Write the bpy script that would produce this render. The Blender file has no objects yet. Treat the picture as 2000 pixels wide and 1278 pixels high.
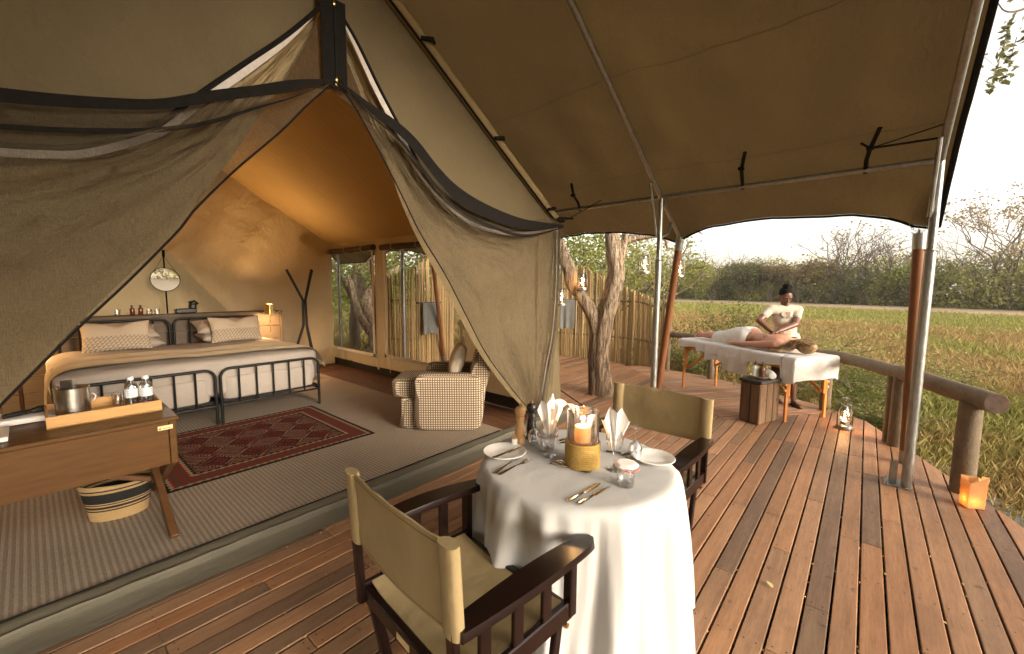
import bpy, math, random
import numpy as np
from mathutils import Vector, Matrix, noise as mnoise
random.seed(7); RNG = np.random.default_rng(7)
S = bpy.context.scene
COL = S.collection
R = math.radians
# ------------------------------------------------------------------ camera
YAW, PITCH, ROLL = R(40.5), R(5.6), R(0.43)
fh = Vector((math.cos(YAW), math.sin(YAW), 0)); rh = Vector((math.sin(YAW), -math.cos(YAW), 0)); UP = Vector((0, 0, 1))
fw = fh*math.cos(PITCH) - UP*math.sin(PITCH); uc = fh*math.sin(PITCH) + UP*math.cos(PITCH)
rr = rh*math.cos(ROLL) + uc*math.sin(ROLL); uu = -rh*math.sin(ROLL) + uc*math.cos(ROLL)
cd = bpy.data.cameras.new('camera'); cam = bpy.data.objects.new('camera', cd); COL.objects.link(cam)
cam.matrix_world = Matrix(((rr.x, uu.x, -fw.x, 0), (rr.y, uu.y, -fw.y, 0), (rr.z, uu.z, -fw.z, 1.65), (0, 0, 0, 1)))
cd.sensor_fit = 'HORIZONTAL'; cd.sensor_width = 36; cd.lens = 808/2000*36; cd.clip_start = .03; cd.clip_end = 3000
S.camera = cam
# ------------------------------------------------------------------ sky, sun, exposure
SUN_AZ, SUN_EL = R(-94), R(15)          # direction towards the sun: azimuth from +X, elevation
W = bpy.data.worlds.new('World'); S.world = W; W.use_nodes = True
wn = W.node_tree; wn.nodes.clear()
sky = wn.nodes.new('ShaderNodeTexSky'); sky.sky_type = 'NISHITA'; sky.sun_disc = False
sky.sun_elevation = SUN_EL; sky.sun_rotation = math.pi/2 - SUN_AZ
sky.air_density = 1.0; sky.dust_density = 6.0; sky.ozone_density = 1.0; sky.altitude = 900
hs = wn.nodes.new('ShaderNodeHueSaturation'); hs.inputs['Saturation'].default_value = .22
bgn = wn.nodes.new('ShaderNodeBackground'); bgn.inputs['Strength'].default_value = .15
tint = wn.nodes.new('ShaderNodeMix'); tint.data_type = 'RGBA'; tint.blend_type = 'MULTIPLY'; tint.inputs[0].default_value = 1
tint.inputs[7].default_value = (1.0, .91, .80, 1)
wo = wn.nodes.new('ShaderNodeOutputWorld')
wn.links.new(sky.outputs[0], hs.inputs['Color']); wn.links.new(hs.outputs[0], tint.inputs[6])
wn.links.new(tint.outputs[2], bgn.inputs[0]); wn.links.new(bgn.outputs[0], wo.inputs[0])
sd = bpy.data.lights.new('sun', 'SUN'); sd.energy = 0.6; sd.angle = R(22); sd.color = (1, .86, .70)
sun = bpy.data.objects.new('sun', sd); COL.objects.link(sun)
sdir = Vector((math.cos(SUN_AZ)*math.cos(SUN_EL), math.sin(SUN_AZ)*math.cos(SUN_EL), math.sin(SUN_EL)))
sun.rotation_euler = sdir.to_track_quat('Z', 'Y').to_euler(); sun.location = (0, -20, 20)
S.view_settings.view_transform = 'Standard'; S.view_settings.look = 'None'
S.view_settings.gamma = 1; S.view_settings.use_curve_mapping = False
S.view_settings.exposure = 1.92
S.cycles.use_denoising = True
S.cycles.max_bounces = 7; S.cycles.diffuse_bounces = 4; S.cycles.transparent_max_bounces = 24; S.cycles.transmission_bounces = 8
S.cycles.caustics_reflective = False; S.cycles.caustics_refractive = False
S.cycles.sample_clamp_indirect = 6.0

# ------------------------------------------------------------------ mesh helpers
class G:
    def __init__(s): s.v = []; s.f = []
    def add(s, vs, fs):
        o = len(s.v); s.v += [tuple(map(float, p)) for p in vs]; s.f += [tuple(i+o for i in f) for f in fs]; return s
    def box(s, c, d, b=0.0, M=None):
        x, y, z = d[0]/2, d[1]/2, d[2]/2; c = Vector(c)
        if b <= 0:
            vs = [(sx*x, sy*y, sz*z) for sz in (-1, 1) for sy in (-1, 1) for sx in (-1, 1)]
            fs = [(0, 2, 3, 1), (4, 5, 7, 6), (0, 1, 5, 4), (2, 6, 7, 3), (0, 4, 6, 2), (1, 3, 7, 5)]
        else:
            b = min(b, x*.99, y*.99, z*.99); vs = []; idx = {}
            for sx in (-1, 1):
                for sy in (-1, 1):
                    for sz in (-1, 1):
                        for a in range(3):
                            p = [sx*(x-b), sy*(y-b), sz*(z-b)]; p[a] = (sx*x, sy*y, sz*z)[a]
                            idx[(sx, sy, sz, a)] = len(vs); vs.append(p)
            I = idx; fs = []
            for q in (-1, 1):
                fs.append([I[(q, a, c2, 0)] for a, c2 in ((-1, -1), (1, -1), (1, 1), (-1, 1))])
                fs.append([I[(a, q, c2, 1)] for a, c2 in ((-1, -1), (-1, 1), (1, 1), (1, -1))])
                fs.append([I[(a, c2, q, 2)] for a, c2 in ((-1, -1), (1, -1), (1, 1), (-1, 1))])
            for p in (-1, 1):
                for q in (-1, 1):
                    fs.append([I[(p, q, -1, 0)], I[(p, q, 1, 0)], I[(p, q, 1, 1)], I[(p, q, -1, 1)]])
                    fs.append([I[(p, -1, q, 0)], I[(p, 1, q, 0)], I[(p, 1, q, 2)], I[(p, -1, q, 2)]])
                    fs.append([I[(-1, p, q, 1)], I[(1, p, q, 1)], I[(1, p, q, 2)], I[(-1, p, q, 2)]])
                    for t in (-1, 1): fs.append([I[(p, q, t, 0)], I[(p, q, t, 1)], I[(p, q, t, 2)]])
        if M is not None: vs = [M @ Vector(p) for p in vs]
        return s.add([Vector(p)+c for p in vs], fs)
    def tube(s, pts, rad, n=8, cap=True, closed=False, flat=1.0, up=None):
        pts = [Vector(p) for p in pts]; k = len(pts)
        if isinstance(rad, (int, float)): rad = [rad]*k
        vs = []; fs = []; prev = None
        for i, p in enumerate(pts):
            if closed: t = pts[(i+1) % k]-pts[i-1]
            else: t = pts[min(i+1, k-1)]-pts[max(i-1, 0)]
            if t.length < 1e-9: t = Vector((0, 0, 1))
            t.normalize()
            if prev is None:
                h = Vector(up) if up is not None else (Vector((0, 0, 1)) if abs(t.z) < .9 else Vector((1, 0, 0)))
                a = (h - t*h.dot(t)).normalized()
            else: a = (prev - t*prev.dot(t)).normalized()
            prev = a; b = t.cross(a)
            for j in range(n):
                an = 2*math.pi*j/n
                vs.append(p + a*(math.cos(an)*rad[i]*flat) + b*(math.sin(an)*rad[i]))
        m = k if closed else k-1
        for i in range(m):
            for j in range(n):
                fs.append((i*n+j, i*n+(j+1) % n, ((i+1) % k)*n+(j+1) % n, ((i+1) % k)*n+j))
        if cap and not closed:
            fs.append(tuple(range(n))[::-1]); fs.append(tuple((k-1)*n+j for j in range(n)))
        return s.add(vs, fs)
    def lathe(s, prof, n=20, c=(0, 0, 0), sx=1, sy=1, cap=True):
        vs = []; fs = []; k = len(prof)
        for r, z in prof:
            for j in range(n):
                a = 2*math.pi*j/n; vs.append((c[0]+r*math.cos(a)*sx, c[1]+r*math.sin(a)*sy, c[2]+z))
        for i in range(k-1):
            for j in range(n): fs.append((i*n+j, i*n+(j+1) % n, (i+1)*n+(j+1) % n, (i+1)*n+j))
        if cap:
            if prof[0][0] > 1e-5: fs.append(tuple(range(n))[::-1])
            if prof[-1][0] > 1e-5: fs.append(tuple((k-1)*n+j for j in range(n)))
        return s.add(vs, fs)
    def grid(s, nu, nv, fn, skip=None, cu=False):
        vs = [fn(i/nu if not cu else i/nu, j/nv) for i in range(nu if cu else nu+1) for j in range(nv+1)]
        fs = []; w = nv+1; m = nu if cu else nu+1
        for i in range(nu):
            for j in range(nv):
                if skip and skip((i+.5)/nu, (j+.5)/nv): continue
                i2 = (i+1) % m
                fs.append((i*w+j, i2*w+j, i2*w+j+1, i*w+j+1))
        return s.add(vs, fs)
    def ell(s, c, r, n=14, m=9, M=None):
        vs = []; fs = []
        for i in range(m+1):
            th = math.pi*i/m
            for j in range(n):
                ph = 2*math.pi*j/n
                p = Vector((r[0]*math.sin(th)*math.cos(ph), r[1]*math.sin(th)*math.sin(ph), -r[2]*math.cos(th)))
                if M is not None: p = M @ p
                vs.append(p+Vector(c))
        for i in range(m):
            for j in range(n): fs.append((i*n+j, i*n+(j+1) % n, (i+1)*n+(j+1) % n, (i+1)*n+j))
        return s.add(vs, fs)
    def prism(s, poly, z0, z1, b=0.0):
        k = len(poly); vs = []; fs = []
        if b > 0:
            cx = sum(p[0] for p in poly)/k; cy = sum(p[1] for p in poly)/k
            ins = inset(poly, b)
            rings = [(poly, z0), (poly, z1-b), (ins, z1)]
        else: rings = [(poly, z0), (poly, z1)]
        for pl, z in rings: vs += [(p[0], p[1], z) for p in pl]
        for q in range(len(rings)-1):
            for i in range(k): fs.append((q*k+i, q*k+(i+1) % k, (q+1)*k+(i+1) % k, (q+1)*k+i))
        fs.append(tuple(range(k))[::-1]); fs.append(tuple((len(rings)-1)*k+i for i in range(k)))
        return s.add(vs, fs)
    def quad(s, a, b, c, d): return s.add([a, b, c, d], [(0, 1, 2, 3)])

def inset(poly, b):
    k = len(poly); out = []
    for i in range(k):
        p0, p1, p2 = Vector(poly[i-1][:2]), Vector(poly[i][:2]), Vector(poly[(i+1) % k][:2])
        d1 = (p1-p0); d2 = (p2-p1)
        if d1.length < 1e-6 or d2.length < 1e-6: out.append((p1.x, p1.y)); continue
        d1.normalize(); d2.normalize()
        n1 = Vector((-d1.y, d1.x)); n2 = Vector((-d2.y, d2.x)); m = n1+n2
        den = max(.3, 1+n1.dot(n2)); q = p1 + m*(b/den); out.append((q.x, q.y))
    return out
def clip(poly, a, b, c):          # keep a*x+b*y<=c
    out = []
    for i in range(len(poly)):
        p, q = poly[i], poly[(i+1) % len(poly)]
        dp, dq = a*p[0]+b*p[1]-c, a*q[0]+b*q[1]-c
        if dp <= 0: out.append(p)
        if (dp < 0 < dq) or (dq < 0 < dp):
            t = dp/(dp-dq); out.append((p[0]+t*(q[0]-p[0]), p[1]+t*(q[1]-p[1])))
    return out
def clip_convex(poly, conv):      # conv counter-clockwise
    for i in range(len(conv)):
        (x0, y0), (x1, y1) = conv[i], conv[(i+1) % len(conv)]
        a, b = (y1-y0), -(x1-x0); poly = clip(poly, a, b, a*x0+b*y0)
        if len(poly) < 3: return []
    return poly

def mesh_of(g, name, smooth=True, ang=40):
    me = bpy.data.meshes.new(name); me.from_pydata(g.v, [], g.f); me.update()
    if smooth:
        me.polygons.foreach_set('use_smooth', [True]*len(me.polygons)); me.set_sharp_from_angle(angle=R(ang))
    return me
def obj(name, g, mat, parent=None, world=False, smooth=True, ang=40):
    me = g if isinstance(g, bpy.types.Mesh) else mesh_of(g, name, smooth, ang)
    o = bpy.data.objects.new(name, me); COL.objects.link(o)
    if mat is not None and not me.materials: me.materials.append(mat)
    if parent is not None:
        o.parent = parent
        if world: o.matrix_parent_inverse = WORLD_INV(parent)
    return o
def WORLD_INV(p):
    m = p.matrix_basis.copy(); q = p.parent
    while q is not None: m = q.matrix_basis @ p.matrix_parent_inverse @ m; p = q; q = q.parent
    return m.inverted()
def tag(o, label=None, cat=None, group=None, kind=None):
    if label: o['label'] = label
    if cat: o['category'] = cat
    if group: o['group'] = group
    if kind: o['kind'] = kind
    return o
def thing(name, label, cat, loc=(0, 0, 0), rz=0, group=None):
    o = bpy.data.objects.new(name, None); COL.objects.link(o); o.empty_display_size = .1
    o.location = loc; o.rotation_euler = (0, 0, rz); return tag(o, label, cat, group)
def copy_tree(o, parent=None):
    c = o.copy(); COL.objects.link(c)
    if parent is not None: c.parent = parent; c.matrix_parent_inverse = o.matrix_parent_inverse.copy()
    for ch in list(o.children): copy_tree(ch, c)
    return c
def bez(pts, n=8):                # Catmull-Rom through points
    P = [Vector(p) for p in pts]; out = []
    for i in range(len(P)-1):
        p0, p1, p2, p3 = P[max(i-1, 0)], P[i], P[i+1], P[min(i+2, len(P)-1)]
        for k in range(n):
            t = k/n
            out.append(.5*((2*p1)+(p2-p0)*t+(2*p0-5*p1+4*p2-p3)*t*t+(3*p1-p0-3*p2+p3)*t**3))
    out.append(P[-1]); return out
def samp(curve, u):               # by arc length
    L = [0]
    for a, b in zip(curve, curve[1:]): L.append(L[-1]+(b-a).length)
    d = u*L[-1]
    for i in range(len(curve)-1):
        if L[i+1] >= d-1e-9: return curve[i].lerp(curve[i+1], (d-L[i])/max(1e-9, L[i+1]-L[i]))
    return curve[-1]
def resample(curve, n): return [samp(curve, i/n) for i in range(n+1)]
def nz(x, y=0, z=0): return mnoise.noise((x, y, z))
# ------------------------------------------------------------------ materials
class NT:
    def __init__(s, name):
        s.m = bpy.data.materials.new(name); s.m.use_nodes = True; s.t = s.m.node_tree; s.t.nodes.clear()
        s.out = s.t.nodes.new('ShaderNodeOutputMaterial')
    def n(s, ty, **kw):
        nd = s.t.nodes.new('ShaderNode'+ty)
        for k, v in kw.items():
            if k.startswith('i_'): s.set(nd.inputs[k[2:].replace('_', ' ')], v)
            else: setattr(nd, k, v)
        return nd
    def set(s, sock, v):
        if isinstance(v, bpy.types.NodeSocket): s.t.links.new(v, sock)
        else: sock.default_value = v
    def math(s, op, a, b=None, c=None):
        nd = s.t.nodes.new('ShaderNodeMath'); nd.operation = op
        for i, v in enumerate((a, b, c)):
            if v is not None: s.set(nd.inputs[i], v)
        return nd.outputs[0]
    def mix(s, f, a, b, bt='MIX'):
        nd = s.t.nodes.new('ShaderNodeMix'); nd.data_type = 'RGBA'; nd.blend_type = bt
        s.set(nd.inputs[0], f); s.set(nd.inputs[6], a if isinstance(a, bpy.types.NodeSocket) else (*a, 1)); s.set(nd.inputs[7], b if isinstance(b, bpy.types.NodeSocket) else (*b, 1))
        return nd.outputs[2]
    def coord(s, kind='Object', scale=(1, 1, 1), rot=(0, 0, 0), loc=(0, 0, 0)):
        if kind == 'World': c = s.n('NewGeometry').outputs['Position']
        else: c = s.n('TexCoord').outputs[kind]
        m = s.n('Mapping'); s.t.links.new(c, m.inputs[0]); s.set(m.inputs['Scale'], scale); s.set(m.inputs['Rotation'], rot); s.set(m.inputs['Location'], loc)
        return m.outputs[0]
    def noise(s, vec, scale=5, detail=4, rough=.55):
        nd = s.n('TexNoise'); s.t.links.new(vec, nd.inputs['Vector']); nd.inputs['Scale'].default_value = scale
        nd.inputs['Detail'].default_value = detail; nd.inputs['Roughness'].default_value = rough; return nd.outputs['Fac']
    def ramp(s, f, stops, interp='LINEAR'):
        nd = s.n('ValToRGB'); s.t.links.new(f, nd.inputs[0]); cr = nd.color_ramp; cr.interpolation = interp
        while len(cr.elements) < len(stops): cr.elements.new(.5)
        for e, (p, c) in zip(cr.elements, stops): e.position = p; e.color = (*c, 1) if len(c) == 3 else c
        return nd.outputs[0]
    def range(s, f, a, b, c=0, d=1):
        nd = s.n('MapRange'); s.set(nd.inputs[0], f)
        for i, v in enumerate((a, b, c, d)): nd.inputs[i+1].default_value = v
        return nd.outputs[0]
    def xyz(s, vec):
        nd = s.n('SeparateXYZ'); s.t.links.new(vec, nd.inputs[0]); return nd.outputs
    def bump(s, h, strength=.3, dist=.01):
        nd = s.n('Bump'); s.t.links.new(h, nd.inputs['Height']); nd.inputs['Strength'].default_value = strength; nd.inputs['Distance'].default_value = dist
        return nd.outputs[0]
    def pbr(s, color, rough=.6, metal=0, normal=None, spec=.5, trans=0, alpha=None, **kw):
        p = s.n('BsdfPrincipled')
        s.set(p.inputs['Base Color'], color if isinstance(color, bpy.types.NodeSocket) else (*color, 1))
        s.set(p.inputs['Roughness'], rough); s.set(p.inputs['Metallic'], metal); s.set(p.inputs['Specular IOR Level'], spec)
        if normal is not None: s.set(p.inputs['Normal'], normal)
        if trans: s.set(p.inputs['Transmission Weight'], trans)
        for k, v in kw.items(): s.set(p.inputs[k.replace('_', ' ')], v)
        return p.outputs[0]
    def done(s, sh):
        s.t.links.new(sh, s.out.inputs['Surface']); return s.m
def noisy(name, c1, c2, scale=6, stretch=(1, 1, 1), rough=.7, bump=.2, bd=.004, metal=0, kind='Object', spec=.4, fine=None, rand=0.0, sheen=0):
    t = NT(name); v = t.coord(kind, stretch); f = t.noise(v, scale, 5)
    f = t.range(f, .3, .7)
    c = t.mix(f, c1, c2)
    h = f
    if fine:
        g = t.noise(v, fine, 3, .7); c = t.mix(t.range(g, .35, .65, 0, .35), c, [x*.55 for x in c2]); h = t.math('ADD', f, t.math('MULTIPLY', g, .8))
    if rand:
        r = t.n('ObjectInfo').outputs['Random']; c = t.mix(1, c, t.ramp(r, [(0, (1-rand,)*3), (1, (1+rand,)*3)]), 'MULTIPLY')
    kw = {'Sheen_Weight': sheen} if sheen else {}
    return t.done(t.pbr(c, rough, metal, t.bump(h, bump, bd), spec, **kw))
def plain(name, c, rough=.5, metal=0, spec=.5, **kw):
    t = NT(name); v = t.coord('Object'); f = t.noise(v, 40, 3)
    rg = t.range(f, .3, .7, max(.02, rough-.07), rough+.07)
    return t.done(t.pbr(c, rg, metal, None, spec, **kw))
def canvas(name, c, c2, transl=(0, 0, 0), tw=0.0, weave=0, wr=.25, rough=.85, scale=1.5):
    """tent cloth: slow tone changes, wrinkle relief, some light through"""
    t = NT(name); v = t.coord('World'); f = t.noise(v, scale, 4); f2 = t.noise(v, 60, 2)
    col = t.mix(t.range(f, .3, .7), c, c2); col = t.mix(t.range(f2, .3, .7, 0, .18), col, [x*.6 for x in c])
    w = t.coord('World', (1.2, 3, .8), (0, .5, .4)); wn_ = t.noise(w, 1.7, 4, .6)
    w2_ = t.noise(t.coord('World', (2.2, 5, 1.4), (.2, .9, .3)), 3.1, 3, .55); rg_ = t.math('ABSOLUTE', t.math('SUBTRACT', w2_, .5))
    w3_ = t.noise(t.coord('World', (1.5, 3, 2.6), (.1, -.6, .2)), 7, 3, .6)
    h = t.math('ADD', wn_, t.math('ADD', t.math('MULTIPLY', rg_, -.55), t.math('MULTIPLY', w3_, .10)))
    if weave:
        x = t.xyz(v); g = t.math('ADD', t.math('SINE', t.math('ADD', t.math('MULTIPLY', x[1], weave), t.math('MULTIPLY', wn_, 9))), t.math('MULTIPLY', t.math('SINE', t.math('MULTIPLY', x[1], weave*3.3)), .5))
        col = t.mix(t.range(g, -1, 1.5, 0, .20), col, [q*.45 for q in c])
    nrm = t.bump(h, wr, .12)
    b = t.pbr(col, rough, 0, nrm, .2)
    if tw:
        tr = t.n('BsdfTranslucent'); tr.inputs[0].default_value = (*transl, 1)
        ms = t.n('MixShader'); ms.inputs[0].default_value = tw; t.t.links.new(b, ms.inputs[1]); t.t.links.new(tr.outputs[0], ms.inputs[2]); b = ms.outputs[0]
    return t.done(b)
def sheer(name, c, open_=.5, weave=0):
    t = NT(name); v = t.coord('World'); fa_ = t.noise(t.coord('World', (1, 1, .04), (0, .12, 0)), 420, 1); fb_ = t.noise(t.coord('World', (.04, 1, 1), (0, .12, 0)), 420, 1); f = t.math('ADD', t.math('MULTIPLY', fa_, .6), t.math('MULTIPLY', fb_, .4)); f2 = t.noise(v, 2, 3)
    h_ = t.noise(t.coord('World', (1.2, 3, .8), (0, .5, .4)), 2.1, 5, .6); r_ = t.math('ABSOLUTE', t.math('SUBTRACT', t.noise(t.coord('World', (2.4, 5, 1.2), (.2, .9, .3)), 2.6, 3, .55), .5)); nb_ = t.bump(t.math('SUBTRACT', h_, t.math('MULTIPLY', r_, .9)), .75, .14)
    b = t.pbr(c, .9, 0, nb_, .1); tr = t.n('BsdfTransparent'); ms = t.n('MixShader')
    fac = t.math('ADD', t.range(f, .38, .62, open_-.09, open_+.09), t.range(f2, .3, .7, -.05, .05))
    t.t.links.new(fac, ms.inputs[0]); t.t.links.new(b, ms.inputs[1]); t.t.links.new(tr.outputs[0], ms.inputs[2])
    return t.done(ms.outputs[0])
def emit(name, c, s):
    t = NT(name); e = t.n('Emission'); e.inputs[0].default_value = (*c, 1); e.inputs[1].default_value = s; return t.done(e.outputs[0])
def glass(name, tint=(1, 1, 1), rough=0.0, opacity=.12):
    t = NT(name); g = t.n('BsdfGlossy'); g.inputs['Roughness'].default_value = .03; tr = t.n('BsdfTransparent'); tr.inputs[0].default_value = (*tint, 1)
    lw = t.n('LayerWeight'); lw.inputs[0].default_value = .45; ms = t.n('MixShader')
    t.t.links.new(t.range(lw.outputs['Facing'], 0, 1, opacity*.6, .85), ms.inputs[0]); t.t.links.new(tr.outputs[0], ms.inputs[1]); t.t.links.new(g.outputs[0], ms.inputs[2])
    return t.done(ms.outputs[0])
def wood(name, c1, c2, axis='X', rough=.5, rand=0.0, grain=1.0, kind='Object', rot=0, bump=.15, spec=.2, dirt=0):
    t = NT(name); st = {'X': (1.2, 14, 14), 'Y': (14, 1.2, 14), 'Z': (14, 14, 1.2)}[axis]
    base = t.coord(kind, (1, 1, 1), (0, 0, rot))
    oi = t.n('ObjectInfo').outputs['Random']
    off = t.n('CombineXYZ'); 
    for i in range(3): t.t.links.new(t.math('MULTIPLY', oi, 37.0+11*i), off.inputs[i])
    ad = t.n('VectorMath', operation='ADD'); t.t.links.new(base, ad.inputs[0]); t.t.links.new(off.outputs[0], ad.inputs[1])
    mp = t.n('Mapping'); t.t.links.new(ad.outputs[0], mp.inputs[0]); mp.inputs['Scale'].default_value = st
    f = t.noise(mp.outputs[0], 1.6*grain, 5, .6); g = t.noise(mp.outputs[0], 9*grain, 3, .7)
    col = t.mix(t.range(f, .3, .7), c1, c2); col = t.mix(t.range(g, .45, .75, 0, .45), col, [x*.45 for x in c1])
    if rand:
        hv = t.ramp(oi, [(0, (1-rand*.95, 1-rand*.85, 1-rand*.65)), (.13, (1-rand*.8, 1-rand*.6, 1-rand*.4)), (.22, (1, .93, .86)), (.45, (1-rand*.25, 1-rand*.25, 1-rand*.25)), (.62, (1+rand*.3, 1+rand*.22, 1+rand*.1)), (.78, (1-rand*.35, 1-rand*.2, 1-rand*.05)), (.9, (1+rand*.45, 1+rand*.45, 1+rand*.4)), (1, (1+rand*.1, 1-rand*.05, 1-rand*.2))])
        col = t.mix(1, col, hv, 'MULTIPLY')
    rg = t.range(g, .3, .7, rough-.1, rough+.12)
    if dirt:
        d = t.noise(t.coord('World'), 1.5, 6, .7); col = t.mix(t.range(d, .5, .75, 0, dirt), col, (.085, .060, .042))
        d2 = t.noise(t.coord('World'), 11, 2, .5); col = t.mix(t.range(d2, .68, .76, 0, .6), col, (.035, .03, .025))
    return t.done(t.pbr(col, rg, 0, t.bump(g, bump, .003), spec))
def galv(name):
    t = NT(name); v = t.coord('World', (1, 1, .25)); f = t.noise(v, 45, 3, .7); f2 = t.noise(v, 6, 3)
    c = t.mix(t.range(f, .3, .7), (.25, .255, .24), (.38, .38, .355)); c = t.mix(t.range(f2, .5, .75, 0, .4), c, (.22, .205, .16))
    return t.done(t.pbr(c, t.range(f, .3, .7, .28, .45), .85, t.bump(f, .05, .001)))
def leafmat(name, c1, c2, c3, tw=.5):
    t = NT(name); v = t.coord('World'); f = t.noise(v, 2.5, 3); f2 = t.noise(v, 19, 2)
    c = t.mix(t.range(f, .35, .65), c1, c2); c = t.mix(t.range(f2, .5, .8, 0, .8), c, c3)
    b = t.pbr(c, .6, 0, None, .3); tr = t.n('BsdfTranslucent'); t.t.links.new(c, tr.inputs[0]); ms = t.n('MixShader'); ms.inputs[0].default_value = tw
    t.t.links.new(b, ms.inputs[1]); t.t.links.new(tr.outputs[0], ms.inputs[2]); return t.done(ms.outputs[0])

MT = {}
MT['deck'] = wood('deck_wood', (.42, .228, .120), (.29, .152, .080), 'X', .5, .50, 1, 'World', 0, .3, .2, .42)
MT['deck2'] = wood('deck_wood_fan', (.44, .245, .138), (.35, .19, .105), 'X', .5, .34, 1, 'World', R(36), .2, .2, .3)
MT['joist'] = wood('joist_wood', (.09, .06, .04), (.06, .04, .03), 'Y', .8)
MT['olive'] = canvas('olive_canvas', (.160, .125, .068), (.135, .104, .056), (.30, .2, .08), .06, 0, .35)
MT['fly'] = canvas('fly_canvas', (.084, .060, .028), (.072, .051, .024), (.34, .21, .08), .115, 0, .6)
MT['roofin'] = canvas('roof_lining', (.66, .43, .16), (.58, .37, .13), (.8, .46, .14), .22, 55, .25)
MT['wallin'] = canvas('wall_lining', (.64, .50, .30), (.58, .45, .26), (.85, .64, .34), .28, 0, .55)
MT['drape'] = canvas('drape_lining', (.40, .305, .165), (.34, .26, .14), (.6, .45, .22), .10, 0, .75)
MT['mesh'] = sheer('insect_mesh', (.085, .066, .040), .42)
MT['screen'] = sheer('window_screen', (.09, .08, .06), .80)
MT['hem'] = noisy('black_hem', (.008, .007, .006), (.013, .011, .009), 30, rough=.9, bump=.3, spec=.15)
MT['band'] = noisy('white_tape', (.62, .56, .50), (.52, .47, .42), 40, rough=.9)
MT['trim'] = noisy('window_trim', (.82, .78, .72), (.76, .72, .66), 40, rough=.9)
MT['pvc'] = canvas('groundsheet_pvc', (.115, .105, .075), (.15, .135, .10), wr=.10, rough=.5)
MT['mud'] = noisy('mud_wall', (.02, .017, .013), (.03, .025, .02), 8, rough=.8)
MT['galv'] = galv('galvanised_steel')
MT['gold'] = wood('varnished_pole', (.235, .10, .042), (.175, .072, .03), 'Z', .5, .1)
MT['log'] = noisy('treated_log', (.20, .145, .08), (.13, .095, .055), 3, (3, 3, 3), .75, .5, .01, fine=26)
MT['railwood'] = wood('weathered_rail', (.17, .135, .095), (.24, .185, .12), 'X', .75, .1, 1, 'Object', 0, .4, dirt=.3)
MT['cutend'] = noisy('log_end', (.10, .06, .035), (.05, .03, .02), 20, rough=.85)
MT['black'] = plain('black_metal', (.006, .006, .006), .42, 0, .3)
MT['strap'] = noisy('black_webbing', (.010, .008, .006), (.016, .013, .010), 60, rough=.9, spec=.15)
MT['darkwood'] = noisy('dark_lacquer', (.0085, .0035, .0028), (.0115, .0045, .0035), 3, (1, 6, 6), .24, .02, .002, spec=.4)
MT['chairfab'] = noisy('chair_canvas', (.345, .258, .13), (.30, .225, .112), 3, rough=.85, bump=.35, bd=.03, spec=.15)
MT['chairseam'] = canvas('chair_hem', (.225, .17, .07), (.20, .15, .065), wr=.1)
MT['brass'] = plain('brass', (.70, .48, .18), .28, 1)
MT['steel'] = plain('cutlery_steel', (.62, .58, .52), .16, 1)
MT['china'] = plain('white_china', (.80, .78, .73), .12, 0, .6)
MT['linen'] = noisy('white_linen', (.545, .535, .51), (.52, .51, .485), 5, (1, 1, .5), .92, .25, .012)
MT['napkin'] = noisy('napkin_linen', (.86, .82, .77), (.82, .78, .73), 10, rough=.9, bump=.2)
MT['glass'] = glass('clear_glass')
MT['hglass'] = glass('hurricane_glass', (.97, .95, .92), opacity=.2)
MT['bglass'] = glass('bottle_plastic', (.93, .95, .95), opacity=.5)
MT['wax'] = None
MT['rope'] = None
MT['flame'] = emit('candle_flame', (1, .62, .22), 22)
MT['lflame'] = emit('lantern_flame', (1, .5, .16), 22)
MT['bulb'] = emit('bulb_glow', (1, .55, .2), 14)
MT['beech'] = wood('beech_mill', (.62, .36, .17), (.54, .30, .13), 'Z', .4)
MT['bamboo'] = wood('bamboo_tray', (.62, .36, .14), (.52, .29, .10), 'X', .4, 0, .6)
MT['teak'] = wood('teak_desk', (.115, .054, .012), (.075, .034, .008), 'X', .42, .06, .55, 'Object', 0, .1)
MT['teakd'] = wood('teak_leg', (.12, .055, .022), (.085, .04, .016), 'Z', .4, 0, .6)
MT['shelfwood'] = wood('grey_shelf', (.14, .105, .07), (.11, .08, .055), 'X', .55, .05, .7)
MT['bedsheet'] = noisy('grey_duvet', (.37, .32, .27), (.33, .285, .24), 3, rough=.92, bump=.35, bd=.03)
MT['cream'] = noisy('cream_throw', (.74, .64, .45), (.66, .56, .38), 5, rough=.95, bump=.5, bd=.02, fine=70)
MT['pillow'] = noisy('grey_pillow', (.40, .34, .275), (.36, .30, .24), 5, rough=.92, bump=.3, bd=.02)
MT['cushion'] = noisy('white_cushion', (.72, .62, .46), (.64, .54, .39), 5, rough=.92, bump=.4, bd=.02)
MT['skin'] = noisy('light_skin', (.52, .27, .17), (.46, .225, .14), 8, rough=.5, bump=.05)
MT['skind'] = noisy('dark_skin', (.165, .075, .042), (.135, .058, .032), 9, rough=.42, bump=.05, spec=.5)
MT['lips'] = plain('lips', (.10, .03, .022), .4)
MT['shirt'] = noisy('khaki_shirt', (.50, .43, .34), (.44, .375, .295), 9, rough=.9, bump=.5, bd=.02)
MT['trouser'] = noisy('dark_trousers', (.07, .045, .03), (.05, .032, .022), 9, rough=.9)
MT['hairblk'] = noisy('black_hair', (.006, .005, .004), (.012, .009, .007), 60, rough=.85, bump=.8, spec=.1)
MT['hairblond'] = noisy('blond_hair', (.36, .235, .105), (.15, .09, .04), 16, (2, 2, 2), .5, .5, .006, kind='World')
MT['towel'] = noisy('white_towel', (.70, .665, .61), (.66, .625, .57), 12, rough=.97, bump=.5, bd=.006, fine=90)
MT['greytowel'] = noisy('grey_towel', (.20, .20, .18), (.16, .16, .145), 12, rough=.97, bump=.5, fine=90)
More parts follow.
